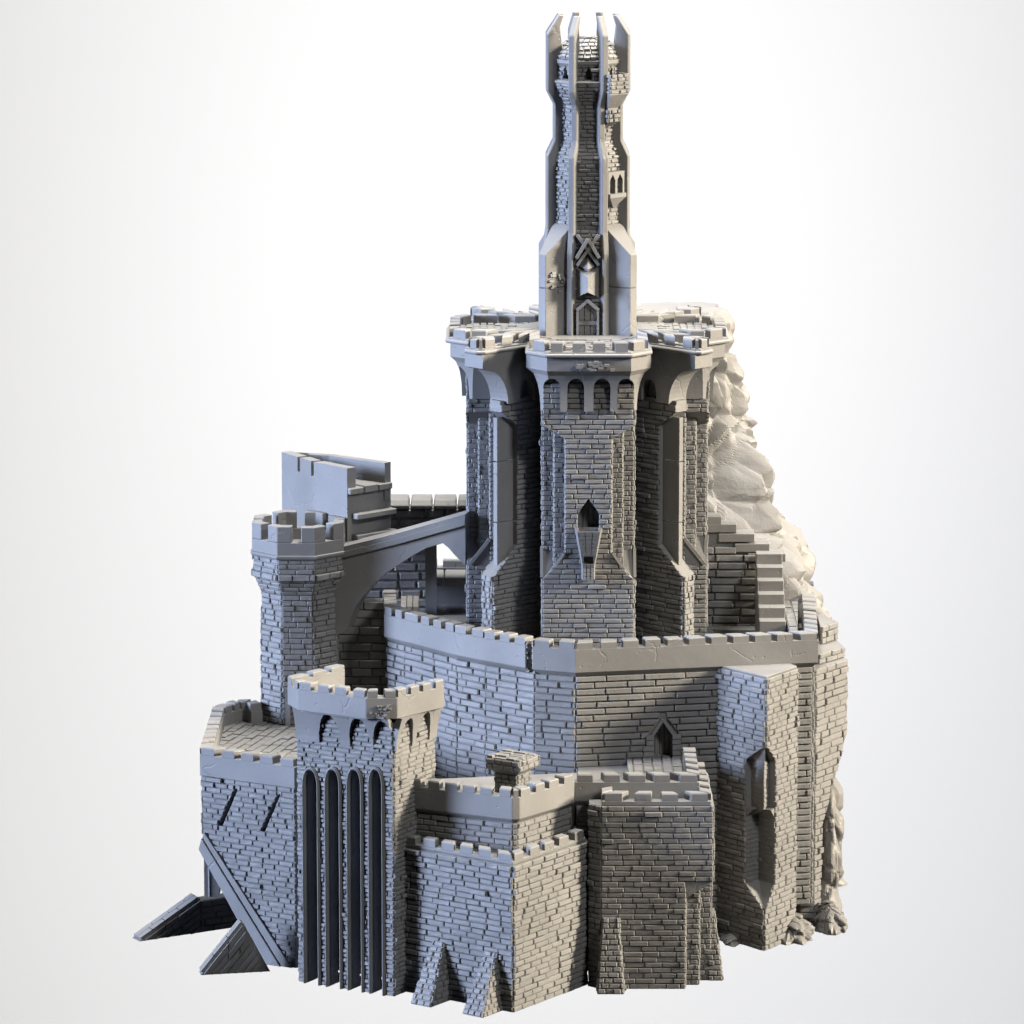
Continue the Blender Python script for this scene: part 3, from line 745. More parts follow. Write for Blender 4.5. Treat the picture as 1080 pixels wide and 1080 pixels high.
# ---- small capped chimney on the terrace
chm = thing('chimney_turret', (xy(541, -3.3, 2), -3.3, zub+.03), 'small capped brick stump poking up before the blue side of the round wall', 'turret')
cxx = xy(541, -3.3, 2.2); ang = R(-32)
def sq(h, z): return [(cxx+rot2((x*h, y*h), ang)[0], -3.3+rot2((x*h, y*h), ang)[1], z) for x, y in ((-1,-1),(1,-1),(1,1),(-1,1))]
z0, z1, z2, z3 = zub+.03, zy(816, -3.4), zy(811, -3.4), zy(800, -3.4)
mb = MB(); mb.loft([sq(.13, z0), sq(.13, z1), sq(.19, z2), sq(.19, z3)]); b1 = mb.build('shaft', BRICK, chm)
br = MB()
q = [V2(p[0], p[1]) for p in sq(.13, 0)]; poly_walls(br, q, z0, z1, row=.05, ln=(.06, .1), prot=(.008, .02))
q = [V2(p[0], p[1]) for p in sq(.19, 0)]; poly_walls(br, q, z2, z3, row=.055, ln=(.08, .13), prot=(.008, .02))
br.merge(b1)
mb = MB(); planks(mb, q, z3, rot2((1, 0), ang), wd=.07, ln=(.1, .2), th=.02); mb.build('cap', BRICK, chm)

# ================================================================ square front tower (right of centre)
fy0 = g0(680, 1043).y
xl = xy(634.5, fy0, 1.5); xr = xy(752, fy0, 1.5); zt = zy(850, fy0)
st_ = thing('square_tower', ((xl+xr)/2, fy0, 0), 'square front tower with double battlements and a notched lower right corner', 'tower')
notch_top = zy(922, fy0)
x1, x2, x3 = xy(723, fy0, .5), xy(738, fy0, .5), xy(751, fy0, .5)
xk = g0(621, 1040); p_top = [V2(xl, fy0), V2(xr, fy0), V2(xr-.02, fy0+1.5), V2(xk.x, fy0+1.5), xk]
mb = MB(); mb.prism(p_top, zy(930, fy0), zt)
p_low = [V2(xl, fy0), V2(x1, fy0), V2(x1, fy0+.15), V2(x2, fy0+.15), V2(x2, fy0+.32), V2(x3, fy0+.32), V2(x3, fy0+1.5), V2(xk.x, fy0+1.5), xk]
mb2 = MB(); mb2.prism(p_low, 0, zy(930, fy0)+.001)
z_n0, z_n1 = zy(948, fy0), zy(922, fy0)
body_ = mb.build('upper_wall', BRICK, st_, cuts=None)
# chamfered corbel above the notch
cb = MB(); cb.add([(x1, fy0, z_n0), (x1, fy0, zy(930, fy0)), (xr, fy0, zy(930, fy0)), (x1, fy0+.2, z_n0), (x1, fy0+.2, zy(930, fy0)), (xr, fy0+.2, zy(930, fy0))], [(0,2,1),(3,4,5),(0,1,4,3),(1,2,5,4),(0,3,5,2)])
cb.build('corbel', BRICK, body_)
lowb = mb2.build('lower_wall', BRICK, st_)
br = MB(); K = dict(row=.054, ln=(.14, .2), odd=.05, prot=(.010, .020), gap=.006)
zs = zy(930, fy0)
wall_bricks(br, (xl, fy0), (xr, fy0), zs, zt, **K); wall_bricks(br, (xr, fy0), (xr-.02, fy0+1.5), zs, zt, **K); wall_bricks(br, xk, (xl, fy0), zs, zt, **K)
br.merge(body_)
br = MB(); wall_bricks(br, p_low[8], p_low[0], 0, zs, **K); wall_bricks(br, p_low[0], p_low[1], 0, zs, **K)
K2 = dict(row=.054, ln=(.06, .12), odd=.02, prot=(.006, .016))
for i in range(1, 6): wall_bricks(br, p_low[i], p_low[i+1], 0, zs-(.02 if i > 2 else .1), **(K2 if i < 5 else K))
br.merge(lowb)
wl_t = zt
parapet(st_, [V2(xl, fy0+.9), V2(xl, fy0), V2(xr-.02, fy0), V2(xr-.04, fy0+1.4)], zt, zt+.05, zt+.13, t=.11, ch=0, pitch=.26, duty=.62)
# upper, set back band
yb = fy0+.3; zq = zy(817, yb); zqb = zy(845, yb)
parapet(st_, [V2(uR.x-.0, yb), V2(xy(738, yb, zq), yb), V2(xy(740, yb, zq)-.02, yb+1.25)], zqb, zq-.075, zq, t=.13, ch=.05, pitch=.25, duty=.66, name='upper_parapet')
mb = MB(); mb.prism([V2(uR.x+.02, yb+.05), V2(xy(738, yb, zq)-.03, yb+.05), V2(xy(738, yb, zq)-.05, yb+1.5), V2(uR.x+.02, yb+1.5)], .3, zqb-.05)
inw = mb.build('inner_wall', BRICK, st_); br = MB(); wall_bricks(br, (uR.x+.02, yb+.05), (xl, yb+.05), .3, zqb-.06, **K); br.merge(inw)
mb = MB(); zfl = zqb+.02
mb.prism([V2(uR.x+.05, yb+.14), V2(xy(738, yb, zq)-.13, yb+.14), V2(xy(738, yb, zq)-.13, yb+1.9), V2(uR.x+.05, yb+2.0)], zqb-.04, zfl); f_ = mb.build('roof_floor', SMOOTH, st_)
mb = MB(); planks(mb, [V2(xy(665, yb, zq), yb+.15), V2(xy(736, yb, zq)-.12, yb+.15), V2(xy(736, yb, zq)-.12, yb+1.7), V2(xy(665, yb, zq), yb+1.7)], zfl+.05, (0, 1), wd=.1, ln=(.15, .3)); 
mb.prism([V2(xy(665, yb, zq), yb+.15), V2(xy(736, yb, zq)-.12, yb+.15), V2(xy(736, yb, zq)-.12, yb+1.7), V2(xy(665, yb, zq), yb+1.7)], zfl, zfl+.05); mb.build('paving', BRICK, f_)
def wedge(root, p, e, n, hw0, hw1, dep, zt2, seed=0):
    A_, B_ = p-e*hw0, p+e*hw0
    btm = [A_+n*dep, B_+n*dep, B_-n*.02, A_-n*.02]; a1, b1 = p-e*hw1, p+e*hw1
    tp = [a1+n*.03, b1+n*.03, b1-n*.02, a1-n*.02]
    mb = MB(); mb.loft([[(q.x, q.y, 0) for q in btm], [(q.x, q.y, zt2) for q in tp]]); bt = mb.build('buttress', BRICK, root); br = MB()
    for i, j in ((0, 1), (1, 2), (3, 0)):
        a0, a1 = Vector((btm[i].x, btm[i].y, 0)), Vector((btm[j].x, btm[j].y, 0)); t0, t1 = Vector((tp[i].x, tp[i].y, zt2)), Vector((tp[j].x, tp[j].y, zt2))
        U = (a1-a0).normalized(); V = ((t0+t1)-(a0+a1))/2; V = V-U*V.dot(U); H = V.length; W = (a1-a0).length
        lt = (t0-a0).dot(U); rt_ = (t1-a0).dot(U)
        bricks(br, a0, U, V, W, H, row=.055, ln=(.07, .13), prot=(.008, .02), left=lambda v: lt*v/H, right=lambda v: W+(rt_-W)*v/H)
    br.merge(bt); return bt
wedge(st_, V2(xy(644, fy0, .3), fy0), V2(1, 0), V2(0, -1), .13, .075, .2, zy(967, fy0))
wedge(st_, V2(x3, fy0+.45), V2(0, 1), V2(1, 0), .14, .1, .12, zy(960, fy0+.45))

# ================================================================ tall niche bastion
bc = g0(805.5, 1003); bl_ = g0(752, 984); br_ = g0(822, 990)
eL2 = (bl_-bc).normalized(); eR2 = (br_-bc).normalized()
eR2 = Vector((.55, .835)).normalized(); eL2 = Vector((-.64, .768)).normalized()
Lp = bc+eL2*.95; Rp = bc+eR2*.62; ztp = zy(716, bc.y)
nb = thing('niche_bastion', (bc.x, bc.y, 0), 'tall angular bastion with a deep hexagonal niche cut into its front edge', 'bastion')
inw_ = (eL2+eR2).normalized()
zz_ = lambda py: zy(py, bc.y)
def nring(z, d, kind):
    L_ = bc+eL2*(d*1.5); R_ = bc+eR2*d
    if d < .01: return [Lp, bc+eL2*.002, bc+eL2*.001, bc, bc+eR2*.001, bc+eR2*.002, Rp, Rp+V2(-.2, .9), Lp+V2(.2, .7)], z
    nl = Vector((-eL2.y, eL2.x)); nl = nl if nl.dot(inw_) > 0 else -nl
    nr_ = Vector((-eR2.y, eR2.x)); nr_ = nr_ if nr_.dot(inw_) > 0 else -nr_
    if kind == 'up': Li = L_+nl*.075; Ri = R_+nr_*.075; C = bc+inw_*.126
    else: C = R_+eL2*((L_-R_).dot(eL2)); Li = L_.lerp(C, .5); C2 = C; Ri = C.lerp(R_, .5)
    return [Lp, L_, Li, C, Ri, R_, Rp, Rp+V2(-.2, .9), Lp+V2(.2, .7)], z
lv = [nring(0, 0, ''), nring(zz_(958), 0, ''), nring(zz_(936), .19, 'lo'), nring(zz_(866), .19, 'lo'), nring(zz_(857), .12, 'up'), nring(zz_(856), .19, 'up'), nring(zz_(806), .19, 'up'), nring(zz_(787), 0, ''), nring(ztp, 0, '')]
mb = MB(); mb.loft([[(p.x, p.y, z) for p in rg_] for rg_, z in lv]); nbw = mb.build('wall', BRICK, nb)
br = MB(); K = dict(row=.055, ln=(.12, .22), odd=.07)
WL = (Lp-bc).length; 
hl = [[(WL-.19*1.25, zz_(936)), (WL+.3, zz_(936)-.0), (WL+.3, zz_(806)), (WL-.19*1.25, zz_(806))]]
def dl(z):
    if z <= zz_(958) or z >= zz_(787): return 0
    if z < zz_(936): return .19*(z-zz_(958))/(zz_(936)-zz_(958))
    if z > zz_(806): return .19*(zz_(787)-z)/(zz_(787)-zz_(806))
    return .19
bricks(br, (Lp.x, Lp.y, 0), (bc-Lp).to_3d(), (0,0,1), WL, ztp, right=lambda v: WL-1.5*dl(v), **K)
bricks(br, (bc.x, bc.y, 0), (Rp-bc).to_3d(), (0,0,1), (Rp-bc).length, ztp, left=lambda v: dl(v), row=.055, ln=(.1, .18), odd=.05)
rg_, _ = nring(0, .19, 'up')
wall_bricks(br, rg_[2], rg_[3], zz_(856), zz_(806), row=.05, ln=(.08, .14), prot=(.003, .009)); wall_bricks(br, rg_[3], rg_[4], zz_(856), zz_(806), row=.05, ln=(.08, .14), prot=(.003, .009))
rg_, _ = nring(0, .19, 'lo')
wall_bricks(br, rg_[1], rg_[3], zz_(936), zz_(868), row=.05, ln=(.08, .14), prot=(.003, .009)); wall_bricks(br, rg_[3], rg_[5], zz_(936), zz_(868), row=.05, ln=(.08, .14), prot=(.003, .009))
wall_bricks(br, Rp, Rp+V2(-.2, .9), 0, ztp, **K)
br.merge(nbw)
mb = MB(); mb.prism([Lp, bc, Rp, Rp+V2(-.25, .5), Lp+V2(.1, .4)], ztp+.001, ztp+.025); mb.build('cap', SMOOTH, nb, bevel=.006)

# ================================================================ rear right wall
ra = V2(xy(836, -1.15, 1.5), -1.15); rb2 = V2(xy(858, -1.15, 1.5), -1.15); rc = V2(xy(891, -.62, 1.5), -.62)
zr_ = zy(705, -1.1)
rw_ = thing('side_rampart', (rb2.x, rb2.y, 0), 'rough brick wall with a ragged toothed edge, between niche bastion and rock', 'castle wall')
mb = MB(); Wr = (rc-rb2).length; er = (rc-rb2).normalized()
wr = lambda z: Wr if z > 1.95 else (.15+(Wr-.15)*max(0, (z-1.05)/.9) if z > 1.05 else .15)
mb.loft([[(p.x, p.y, z) for p in (ra, rb2, rb2+er*wr(z), rb2+er*wr(z)+V2(-.3, .8), ra+V2(0, .8))] for z in (0, 1.05, 1.95, zr_)])
sw_ = mb.build('wall', BRICK, rw_); br = MB(); bricks(br, (rb2.x, rb2.y, 0), er.to_3d(), (0,0,1), Wr, zr_, right=wr, row=.068, ln=(.14, .26), prot=(.015, .035), odd=.1, gap=.009)
wall_bricks(br, rc, rc+V2(-.3, .8), 1.95, zr_, row=.068, ln=(.14, .26)); br.merge(sw_)
tt = MB(); z = .1
while z < zr_-.05:      # toothed quoins up the left-hand edge
    hh_ = rnd.uniform(.05, .085); wd = rnd.uniform(.07, .21)
    tt.box(rb2.x-wd, rb2.x+.01, ra.y-rnd.uniform(.03, .12), ra.y+.02, z, z+hh_-.012)
    if rnd.random() < .7: tt.box(ra.x-.02, rb2.x-wd-.015, ra.y-rnd.uniform(.01, .07), ra.y+.02, z+.006, z+hh_-.02)
    z += hh_
tt.build('toothed_edge', BRICK, rw_)
mb = MB(); p = V2(rb2.x+.05, rb2.y+.25)
mb.prism([p, V2(rc.x-.02, rc.y+.1), V2(rc.x-.1, rc.y+.6), V2(p.x, p.y+.6)], zr_+.001, zr_+.11)
q = mb.build('top_course', BRICK, rw_); br = MB(); wall_bricks(br, p, (rc.x-.02, rc.y+.1), zr_, zr_+.11, row=.055, ln=(.14, .22)); br.merge(q)
mb = MB(); p2 = V2(rb2.x+.1, rb2.y+.75); mb.prism([p2, V2(rc.x-.08, rc.y+.5), V2(rc.x-.2, rc.y+.9), V2(p2.x, p2.y+.6)], zr_+.1, zr_+.3)
q = mb.build('top_course', BRICK, rw_); br = MB(); wall_bricks(br, p2, (rc.x-.08, rc.y+.5), zr_+.11, zr_+.3, row=.07, ln=(.14, .22), prot=(.02, .05)); br.merge(q)

# ================================================================ arcade tower (four tall slits)
gl = g0(316, 1035); gr = g0(416, 1051); eg = (gr-gl).normalized(); ng = Vector((eg.y, -eg.x)); WG = (gr-gl).length
gb = gr-ng*.78
zp = zy(757, gr.y); ztop = zy(729, gr.y-.1)
at_ = thing('arcade_tower', (gl.x, gl.y, 0), 'square tower with four tall black lancet slits reaching the ground', 'tower')
cut = MB(); O = Vector((gl.x, gl.y, 0)); UG = eg.to_3d()
fr_ = []
def ug(px, z):
    best = 0
    for i in range(300):
        u = i*WG/300; p = O+UG*u
        if 540+FPX*p.x/(Vector((p.x, p.y, z))-CP).dot(FW) < px: best = u
    return best
hh = []
for (a_, b_) in ((323.5, 336), (347, 359), (370, 382), (393, 404)):
    u0, u1 = ug(a_, 1.3), ug(b_, 1.3); uc2 = (u0+u1)/2; hw = (u1-u0)/2; yy = (O+UG*uc2).y
    ply = arch_poly(uc2, hw, -.05, zy(830, yy), zy(812, yy)); cutter(cut, O, UG, (0,0,1), ply, -.55, .2); fr_.append(arch_poly(uc2, hw, 0, zy(830, yy), zy(812, yy)))
    hh.append(arch_poly(uc2, hw+.035, -.01, zy(830, yy), zy(808, yy)))
mb = MB(); pts = [gl, gr, gb, gl-ng*.78]; mb.prism(pts, 0, zp)
cav = [gl+eg*.09-ng*.16, gr-eg*.06-ng*.16, gr-eg*.06-ng*.70, gl+eg*.09-ng*.70]; cut.prism(cav, .04, zp-.4)
gw = mb.build('wall', BRICK, at_, cuts=cut)
br = MB(); K = dict(row=.047, ln=(.12, .18), odd=.05, prot=(.010, .024))
wall_bricks(br, gl, gr, 0, zp, holes=hh, **K); wall_bricks(br, gr, gb, 0, zp, **K); wall_bricks(br, gl-ng*.78, gl, 0, zp, **K)
br.merge(gw)
for f in fr_:
    mb = MB(); frame_strip(mb, O, UG, (0,0,1), f, .034, -.03, .045); mb.build('arch_moulding', SMOOTH, gw)
# parapet outline from its top corners
gz = lambda px, py: Vector((at_z(px, py, ztop).x, at_z(px, py, ztop).y))
gp = [gz(356, 700), gz(303, 713), gz(314, 719), gz(386, 728.5), gz(419, 728), gz(469, 716)]
gzb = zp+.0
par = parapet(at_, gp[1:], gzb, ztop-.075, ztop, t=.1, ch=.0, pitch=.19, duty=.68)
par2 = parapet(at_, gp[:2], gzb+.02, ztop-.04, ztop, t=.1, ch=0, pitch=.3, duty=.8, name='rear_parapet')
mb = MB(); mb.prism([p for p in offs(gp[:-0] if False else gp, -.05, False)], zp-.02, zp+.03); mb.build('roof_floor', SMOOTH, at_)
# corbel arcade : curved brackets with pointed gaps
def corbel_plate(root, A_, B_, n, over, z0, z1, centers, hw):
    W = (B_-A_).length; e = (B_-A_).normalized(); mb = MB()
    us = [0]
    def low(u):
        for c in centers:
            if abs(u-c) < hw: t = (u-c)/hw; return z0+(z1-z0)*(.12+.80*math.sqrt(max(0, 1-t*t)))-.0
        return z0
    step = W/90; u = 0
    off = lambda z: .034+(over-.03)*max(0, (z-z0)/(z1-z0))**1.8
    while u < W-1e-6:
        u1 = min(W, u+step); m_ = (u+u1)/2; inside = any(abs(m_-c) < hw for c in centers)
        lo0 = low(u if inside and low(u) > z0 else (m_ if inside else m_)); lo1 = low(u1 if inside and low(u1) > z0 else m_)
        if not inside: lo0 = lo1 = z0
        ns = 6
        rings = []
        for i in range(ns+1):
            za = lo0+(z1-lo0)*i/ns; zb = lo1+(z1-lo1)*i/ns
            pa = A_+e*u; pb = A_+e*u1
            fa, fb2 = pa+n*off(za), pb+n*off(zb); ia, ib = pa+n*max(-.02, off(za)-.07), pb+n*max(-.02, off(zb)-.07)
            rings.append([(fa.x, fa.y, za), (fb2.x, fb2.y, zb), (ib.x, ib.y, zb), (ia.x, ia.y, za)])
        mb.loft(rings); u = u1
    mb.build('corbel_arcade', SMOOTH, root)
corbel_plate(at_, gl, gr, ng, .10, zp-.34, zp, [ug(350, 3), ug(381.5, 3), ug(407, 3)], .125)
corbel_plate(at_, gr, gb, eg, .10, zp-.34, zp, [.17, .5], .13)
# battered patch on the chamfered corner
mb = MB(); c = (gp[3]+gp[4])/2
for i in range(16):
    x = c.x+rnd.gauss(-.02, .05); z = (zp+ztop)/2-.05+rnd.gauss(-.02, .04); s_ = rnd.uniform(.012, .03)
    mb.hexa([(x-s_, c.y-.012, z-s_), (x+s_, c.y-.012-rnd.random()*.02, z-s_), (x+s_, c.y+.05, z-s_), (x-s_, c.y+.05, z-s_)], [(x-s_, c.y-.02, z+s_*.6), (x+s_, c.y-.0, z+s_), (x+s_, c.y+.05, z+s_), (x-s_, c.y+.05, z+s_)])
mb.build('broken_patch', ROCK, par)

# ================================================================ left terrace bastion
ta = g0(309, 1022)+ng*(-.0)
tz = None
tr = ta+eg*.25; tl = ta-eg*1.16
ztt = zy(788, tl.y); ztb = zy(818, tl.y)
lt_ = thing('side_terrace', (ta.x, ta.y, 0), 'left terrace bastion with planked floor and two slanting arrow slots', 'bastion')
gz = lambda px, py, z=ztt: Vector((at_z(px, py, z).x, at_z(px, py, z).y))
tp_ = [gz(277, 742), gz(268, 737), gz(247, 738), gz(236, 741), gz(224, 745), gz(210.5, 788), gz(330, 803)]
tp_[6] = tp_[5]+(eg)*1.15
tin = offs(tp_, -.03, False)
# front wall panel, cut by the strut line
A3 = tin[5]; LW = 1.12
O3 = Vector((A3.x, A3.y, 0)); hl3 = ztb
def lft(v):     # left boundary follows the strut
    zs_ = zy(880, A3.y)
    return 0 if v > zs_ else .95*(zs_-v)/zs_
mb = MB(); zs_ = zy(880, A3.y)
face = [(0, ztb), (0, zs_), (.95, 0), (LW, 0), (LW, ztb)]
face = list(reversed(face))
cut = MB(); slots = []
for (xa, ya, xb, yb2) in ((250, 829, 232, 871), (295, 835, 277, 877)):
    def uat(px, z):
        best = 0
        for i in range(300):
            u = i*LW/300; p = O3+UG*u
            if 540+FPX*p.x/(Vector((p.x, p.y, z))-CP).dot(FW) < px: best = u
        return best
    ua, ub = uat(xa, 2), uat(xb, 2); va, vb = zy(ya, (O3+UG*ua).y), zy(yb2, (O3+UG*ub).y)
    pl_ = [(ub-.03, vb), (ub+.03, vb), (ua+.03, va), (ua-.03, va-.04)]
    slots.append(pl_); cutter(cut, O3, UG, (0,0,1), pl_, -.14, .1)
N3 = UG.cross(Vector((0,0,1)))
mb.loft([[O3+UG*u+Vector((0,0,v))-N3*.18 for u, v in face], [O3+UG*u+Vector((0,0,v)) for u, v in face]])
fwp = mb.build('front_wall', BRICK, lt_, cuts=cut)
br = MB(); bricks(br, O3, UG, (0,0,1), LW, ztb, row=.055, ln=(.14, .2), left=lft, holes=slots, odd=.06, prot=(.01, .026)); br.merge(fwp)
# side and back walls
pq0 = tin[5]; sw = MB(); q = [tin[i] for i in range(6)]
for i in range(5):
    a_, b_ = q[i], q[i+1]; d = (b_-a_).normalized(); nn = V2(d.y, -d.x)
    sw.prism([a_, b_, b_-nn*.15, a_-nn*.15], zy(946, pq0.y) if i == 4 else .3, ztb)
swp = sw.build('side_wall', BRICK, lt_); br = MB()
for i in range(5): wall_bricks(br, q[i], q[i+1], zs_ if i == 4 else zs_-.3, ztb, row=.055, ln=(.14, .2))
br.merge(swp)
parapet(lt_, tp_, ztb, ztt-.075, ztt, t=.13, ch=.0, pitch=.215, duty=.68)
# floor of planks
zfl3 = zy(817, tl.y+.1)
zfl3 = ztb+.07
fpoly = [tin[5]+V2(.05, 0), tin[5]+eg*1.1, tin[5]+eg*1.1+V2(.3, .55), V2(tin[0].x+.55, tin[0].y-1.2), V2(tin[0].x+.5, tin[0].y), tin[0], tin[1], tin[2], tin[3], tin[4]]
mb = MB(); mb.prism(fpoly, ztb-.06, zfl3); f3 = mb.build('terrace_floor', BRICK, lt_)
mb = MB(); planks(mb, [fpoly[0], fpoly[1], fpoly[2], fpoly[4], fpoly[7], fpoly[9]], zfl3, Vector((.28, .96)), wd=.095, ln=(.12, .2), th=.02)
mb.build('paving', WOOD, f3)
# inner dark room behind the opening
mb = MB(); q0 = tin[5]-ng*.2; 
mb.prism([q0+eg*1.0, q0+eg*1.2, q0+eg*1.2-ng*1.6, q0+eg*1.0-ng*1.6], 0, ztb-.06)
bk0 = q0-ng*.75
mb.prism([bk0+eg*.02, bk0+eg*1.0, bk0+eg*1.0-ng*.1, bk0+eg*.02-ng*.1], 0, ztb-.06)
mb.build('back_wall', BRICK, lt_)
mb = MB(); pq = tin[5]
mb.prism([pq-ng*.02+eg*.0, pq+eg*.05-ng*.02, pq+eg*.05-ng*.14, pq-ng*.14], zy(946, pq.y), zs_)
mb.build('corner_post', SMOOTH, lt_)
# sloping double strut lying against the wall
def on_wall(px, py, n=0):
    r = ray(px, py); t = ((O3+N3*n)-CP).dot(N3)/r.dot(N3); return CP+r*t
def gclip(a, b):
    return a+(b-a)*(a.z/(a.z-b.z)) if b.z != a.z else b
for (P4, pr_) in (([(212, 895), (215, 883), (301, 1023), (284, 1025)], .05), ([(215, 883), (217, 877), (310, 1021), (301, 1023)], .035)):
    a, b, c, d = [on_wall(*p) for p in P4]; c = gclip(b, c); d = gclip(a, d); mb = MB()
    mb.loft([[p-N3*.1 for p in (a, d, c, b)], [p+N3*pr_ for p in (a, d, c, b)]]); mb.build('sloping_strut', SMOOTH, lt_, bevel=.006)

# ================================================================ ground ramps (two low sloping walls)
def ramp(lbl, tip, head, ztop_, wd, nm, slant, tail=None):
    d = (head-tip).normalized(); n = V2(d.y, -d.x)
    root = thing(nm, (tip.x, tip.y, 0), lbl, 'ramp wall', 'low sloping ramp walls at the left foot')
    mb = MB(); mb.add([(tip.x, tip.y, 0), (head.x, head.y, 0), (head.x, head.y, ztop_), (tip.x-n.x*wd, tip.y-n.y*wd, 0), (head.x-n.x*wd, head.y-n.y*wd, 0), (head.x-n.x*wd, head.y-n.y*wd, ztop_)], [(0,1,2),(3,5,4),(0,3,4,1),(0,2,5,3),(1,4,5,2)])
    if tail is not None: mb.add([(head.x, head.y, 0), (tail.x, tail.y, 0), (head.x, head.y, ztop_), (head.x-n.x*wd, head.y-n.y*wd, 0), (tail.x-n.x*wd, tail.y-n.y*wd, 0), (head.x-n.x*wd, head.y-n.y*wd, ztop_)], [(0,1,2),(3,5,4),(1,4,5,2),(0,3,4,1)])
    w_ = mb.build('side', BRICK, root)
    LT = (tail-tip).length if tail is not None else 0
    # coping of two rounded strips of slabs
    L = (head-tip).length; T3 = Vector((tip.x, tip.y, 0)); Hd = Vector((head.x, head.y, ztop_)); dd = (Hd-T3); LL = dd.length; dd.normalize(); n3 = n.to_3d(); up_ = n3.cross(dd); up_ = up_ if up_.z > 0 else -up_
    cp = MB()
    for row_ in (0, 1):
        t = .03
        while t < LL-.02:
            l = min(rnd.uniform(.16, .26), LL-t); o_ = -n3*(wd*(.25+.5*row_))
            cp.bar(T3+dd*t+o_+up_*.008, T3+dd*(t+l-.01)+o_+up_*.008, wd*.46, .035, up_); t += l
    cp.build('coping', SMOOTH, root)
    # slabs on the side, courses parallel to the slope
    br = MB()
    U = d.to_3d(); 
    sl = MB(); k = 0; H = ztop_; 
    courses = int((H*.95 if not LT else H*LT/L)/.06)
    for c in range(courses):
        off_ = .02+c*.062*LL/L      # vertical drop below the slope
        t = off_/H*L+.01
        while t < (LT or L)-.03:
            ue = ((H*LT/(LT-L)+off_)/(H/L+H/(LT-L)))-.01 if LT else L
            l = min(rnd.uniform(.15, .26), ue-t)
            if l < .02: break
            u0, u1 = t+.006, t+l-.006; v0, v1 = u0/L*H-off_, u1/L*H-off_; th = .046*LL/L
            if v1-th > 0 or True:
                a0 = max(0, v0-th); a1 = max(0, v1-th); b0 = max(.001, v0); b1 = max(.001, v1); pz = rnd.uniform(.01, .03)
                P = lambda u, v, n_: T3+U*u+Vector((0,0,v))+n3*n_
                if b1 > .02: sl.hexa([P(u0, a0, pz), P(u1, a1, pz), P(u1, a1, 0), P(u0, a0, 0)], [P(u0, b0, pz), P(u1, b1, pz), P(u1, b1, 0), P(u0, b0, 0)])
            t += l
    sl.build('side_slabs', BRICK, root)
    return root
h1 = g0(248, 978); t1_ = g0(147, 993); dline = (h1-t1_).normalized()
hd1 = t1_+dline*((xy(211, -1.45, .4)-t1_.x)/dline.x)
ramp('long low coped ramp tapering to a point, farthest left on the ground', t1_, hd1, zy(947, hd1.y), .17, 'sloping_ramp', 0)
# level dark stretch behind the opening
lw = bpy.data.objects[-1] if False else None
t2 = g0(212, 1028.5); h2 = g0(285, 1024.5); d2 = (h2-t2).normalized()
k2_ = (xy(256.5, t2.y+.1, .5)-t2.x)/d2.x
ramp('short ramp of slanted slabs meeting the foot of the sloping strut', t2, t2+d2*k2_, zy(973, (t2+d2*k2_).y), .14, 'sloping_ramp', 0, tail=h2)

mb = MB(); dw = dline; n_ = V2(dw.y, -dw.x); a_ = hd1; b_ = hd1+dw*.75
rt2 = thing('plinth', (a_.x, a_.y, 0), 'dark low brick plinth in the shadow under the left terrace', 'castle wall')
quadbox(rt2, [a_, b_, b_-n_*.16, a_-n_*.16], 0, zy(950, a_.y), sides=(0,), K=dict(row=.07, ln=(.15, .25)))

# ================================================================ octagonal corner turret
zf_t = zfl3
tb = at_z(296, 766, zf_t); tcx, tcy = xy(316, tb.y+.4, 3), tb.y+.38
ct_ = thing('corner_turret', (tcx, tcy, zf_t-.5), 'octagonal turret with blocky battlements, where the smooth bridge starts', 'turret')
ph = R(-1)
def oc(r, z, c=None): return [(tcx+rot2((0, -r), math.pi/8+i*math.pi/4+ph)[0], tcy+rot2((0, -r), math.pi/8+i*math.pi/4+ph)[1], z) for i in range(8)]
tz_ = lambda py, r=.5: zy(py, tcy-r*.92)
zA, zB_, zC, zD, zE, zF_ = tz_(628, .42), tz_(611, .5), tz_(598, .52), tz_(590, .54), tz_(573, .54), tz_(556, .54)
zbot = zf_t-.5
mb = MB(); mb.loft([oc(.43, zbot), oc(.405, zA), oc(.50, zB_), oc(.50, zD)])
cut = MB(); 
q8 = [V2(p[0], p[1]) for p in oc(.42, 0)]
fi = 7
sh_ = mb.build('shaft', BRICK, ct_)
br = MB()
for i in range(8):
    A_, B_ = Vector(oc(.43, zbot)[i]), Vector(oc(.43, zbot)[(i+1) % 8]); D_, C_ = Vector(oc(.405, zA)[i]), Vector(oc(.405, zA)[(i+1) % 8])
    U = (B_-A_).normalized(); V = ((D_+C_)-(A_+B_))/2; W = (B_-A_).length; W1 = (C_-D_).length; H = V.length
    bricks(br, A_, U, V, W, H, row=.058, ln=(.13, .2), prot=(.01, .03), odd=.06, left=lambda v: (W-W1)/2*v/H, right=lambda v: W-(W-W1)/2*v/H)
    A_, B_ = D_, C_; D_, C_ = Vector(oc(.5, zB_)[i]), Vector(oc(.5, zB_)[(i+1) % 8])
    U = (B_-A_).normalized(); V = ((D_+C_)-(A_+B_))/2; W = (B_-A_).length; W1 = (C_-D_).length; H = V.length
    bricks(br, A_, U, V, W, H, row=.055, ln=(.13, .2), prot=(.01, .02), left=lambda v: (W-W1)/2*v/H, right=lambda v: W-(W-W1)/2*v/H)
    qa, qb = oc(.5, 0)[i], oc(.5, 0)[(i+1) % 8]
    wall_bricks(br, qa, qb, zB_+.05, zD-.01, row=.05, ln=(.13, .2), prot=(.006, .016)); wall_bricks(br, qa, qb, zB_-.02, zB_+.05, row=.07, ln=(.15, .22), prot=(.03, .04))
br.merge(sh_)
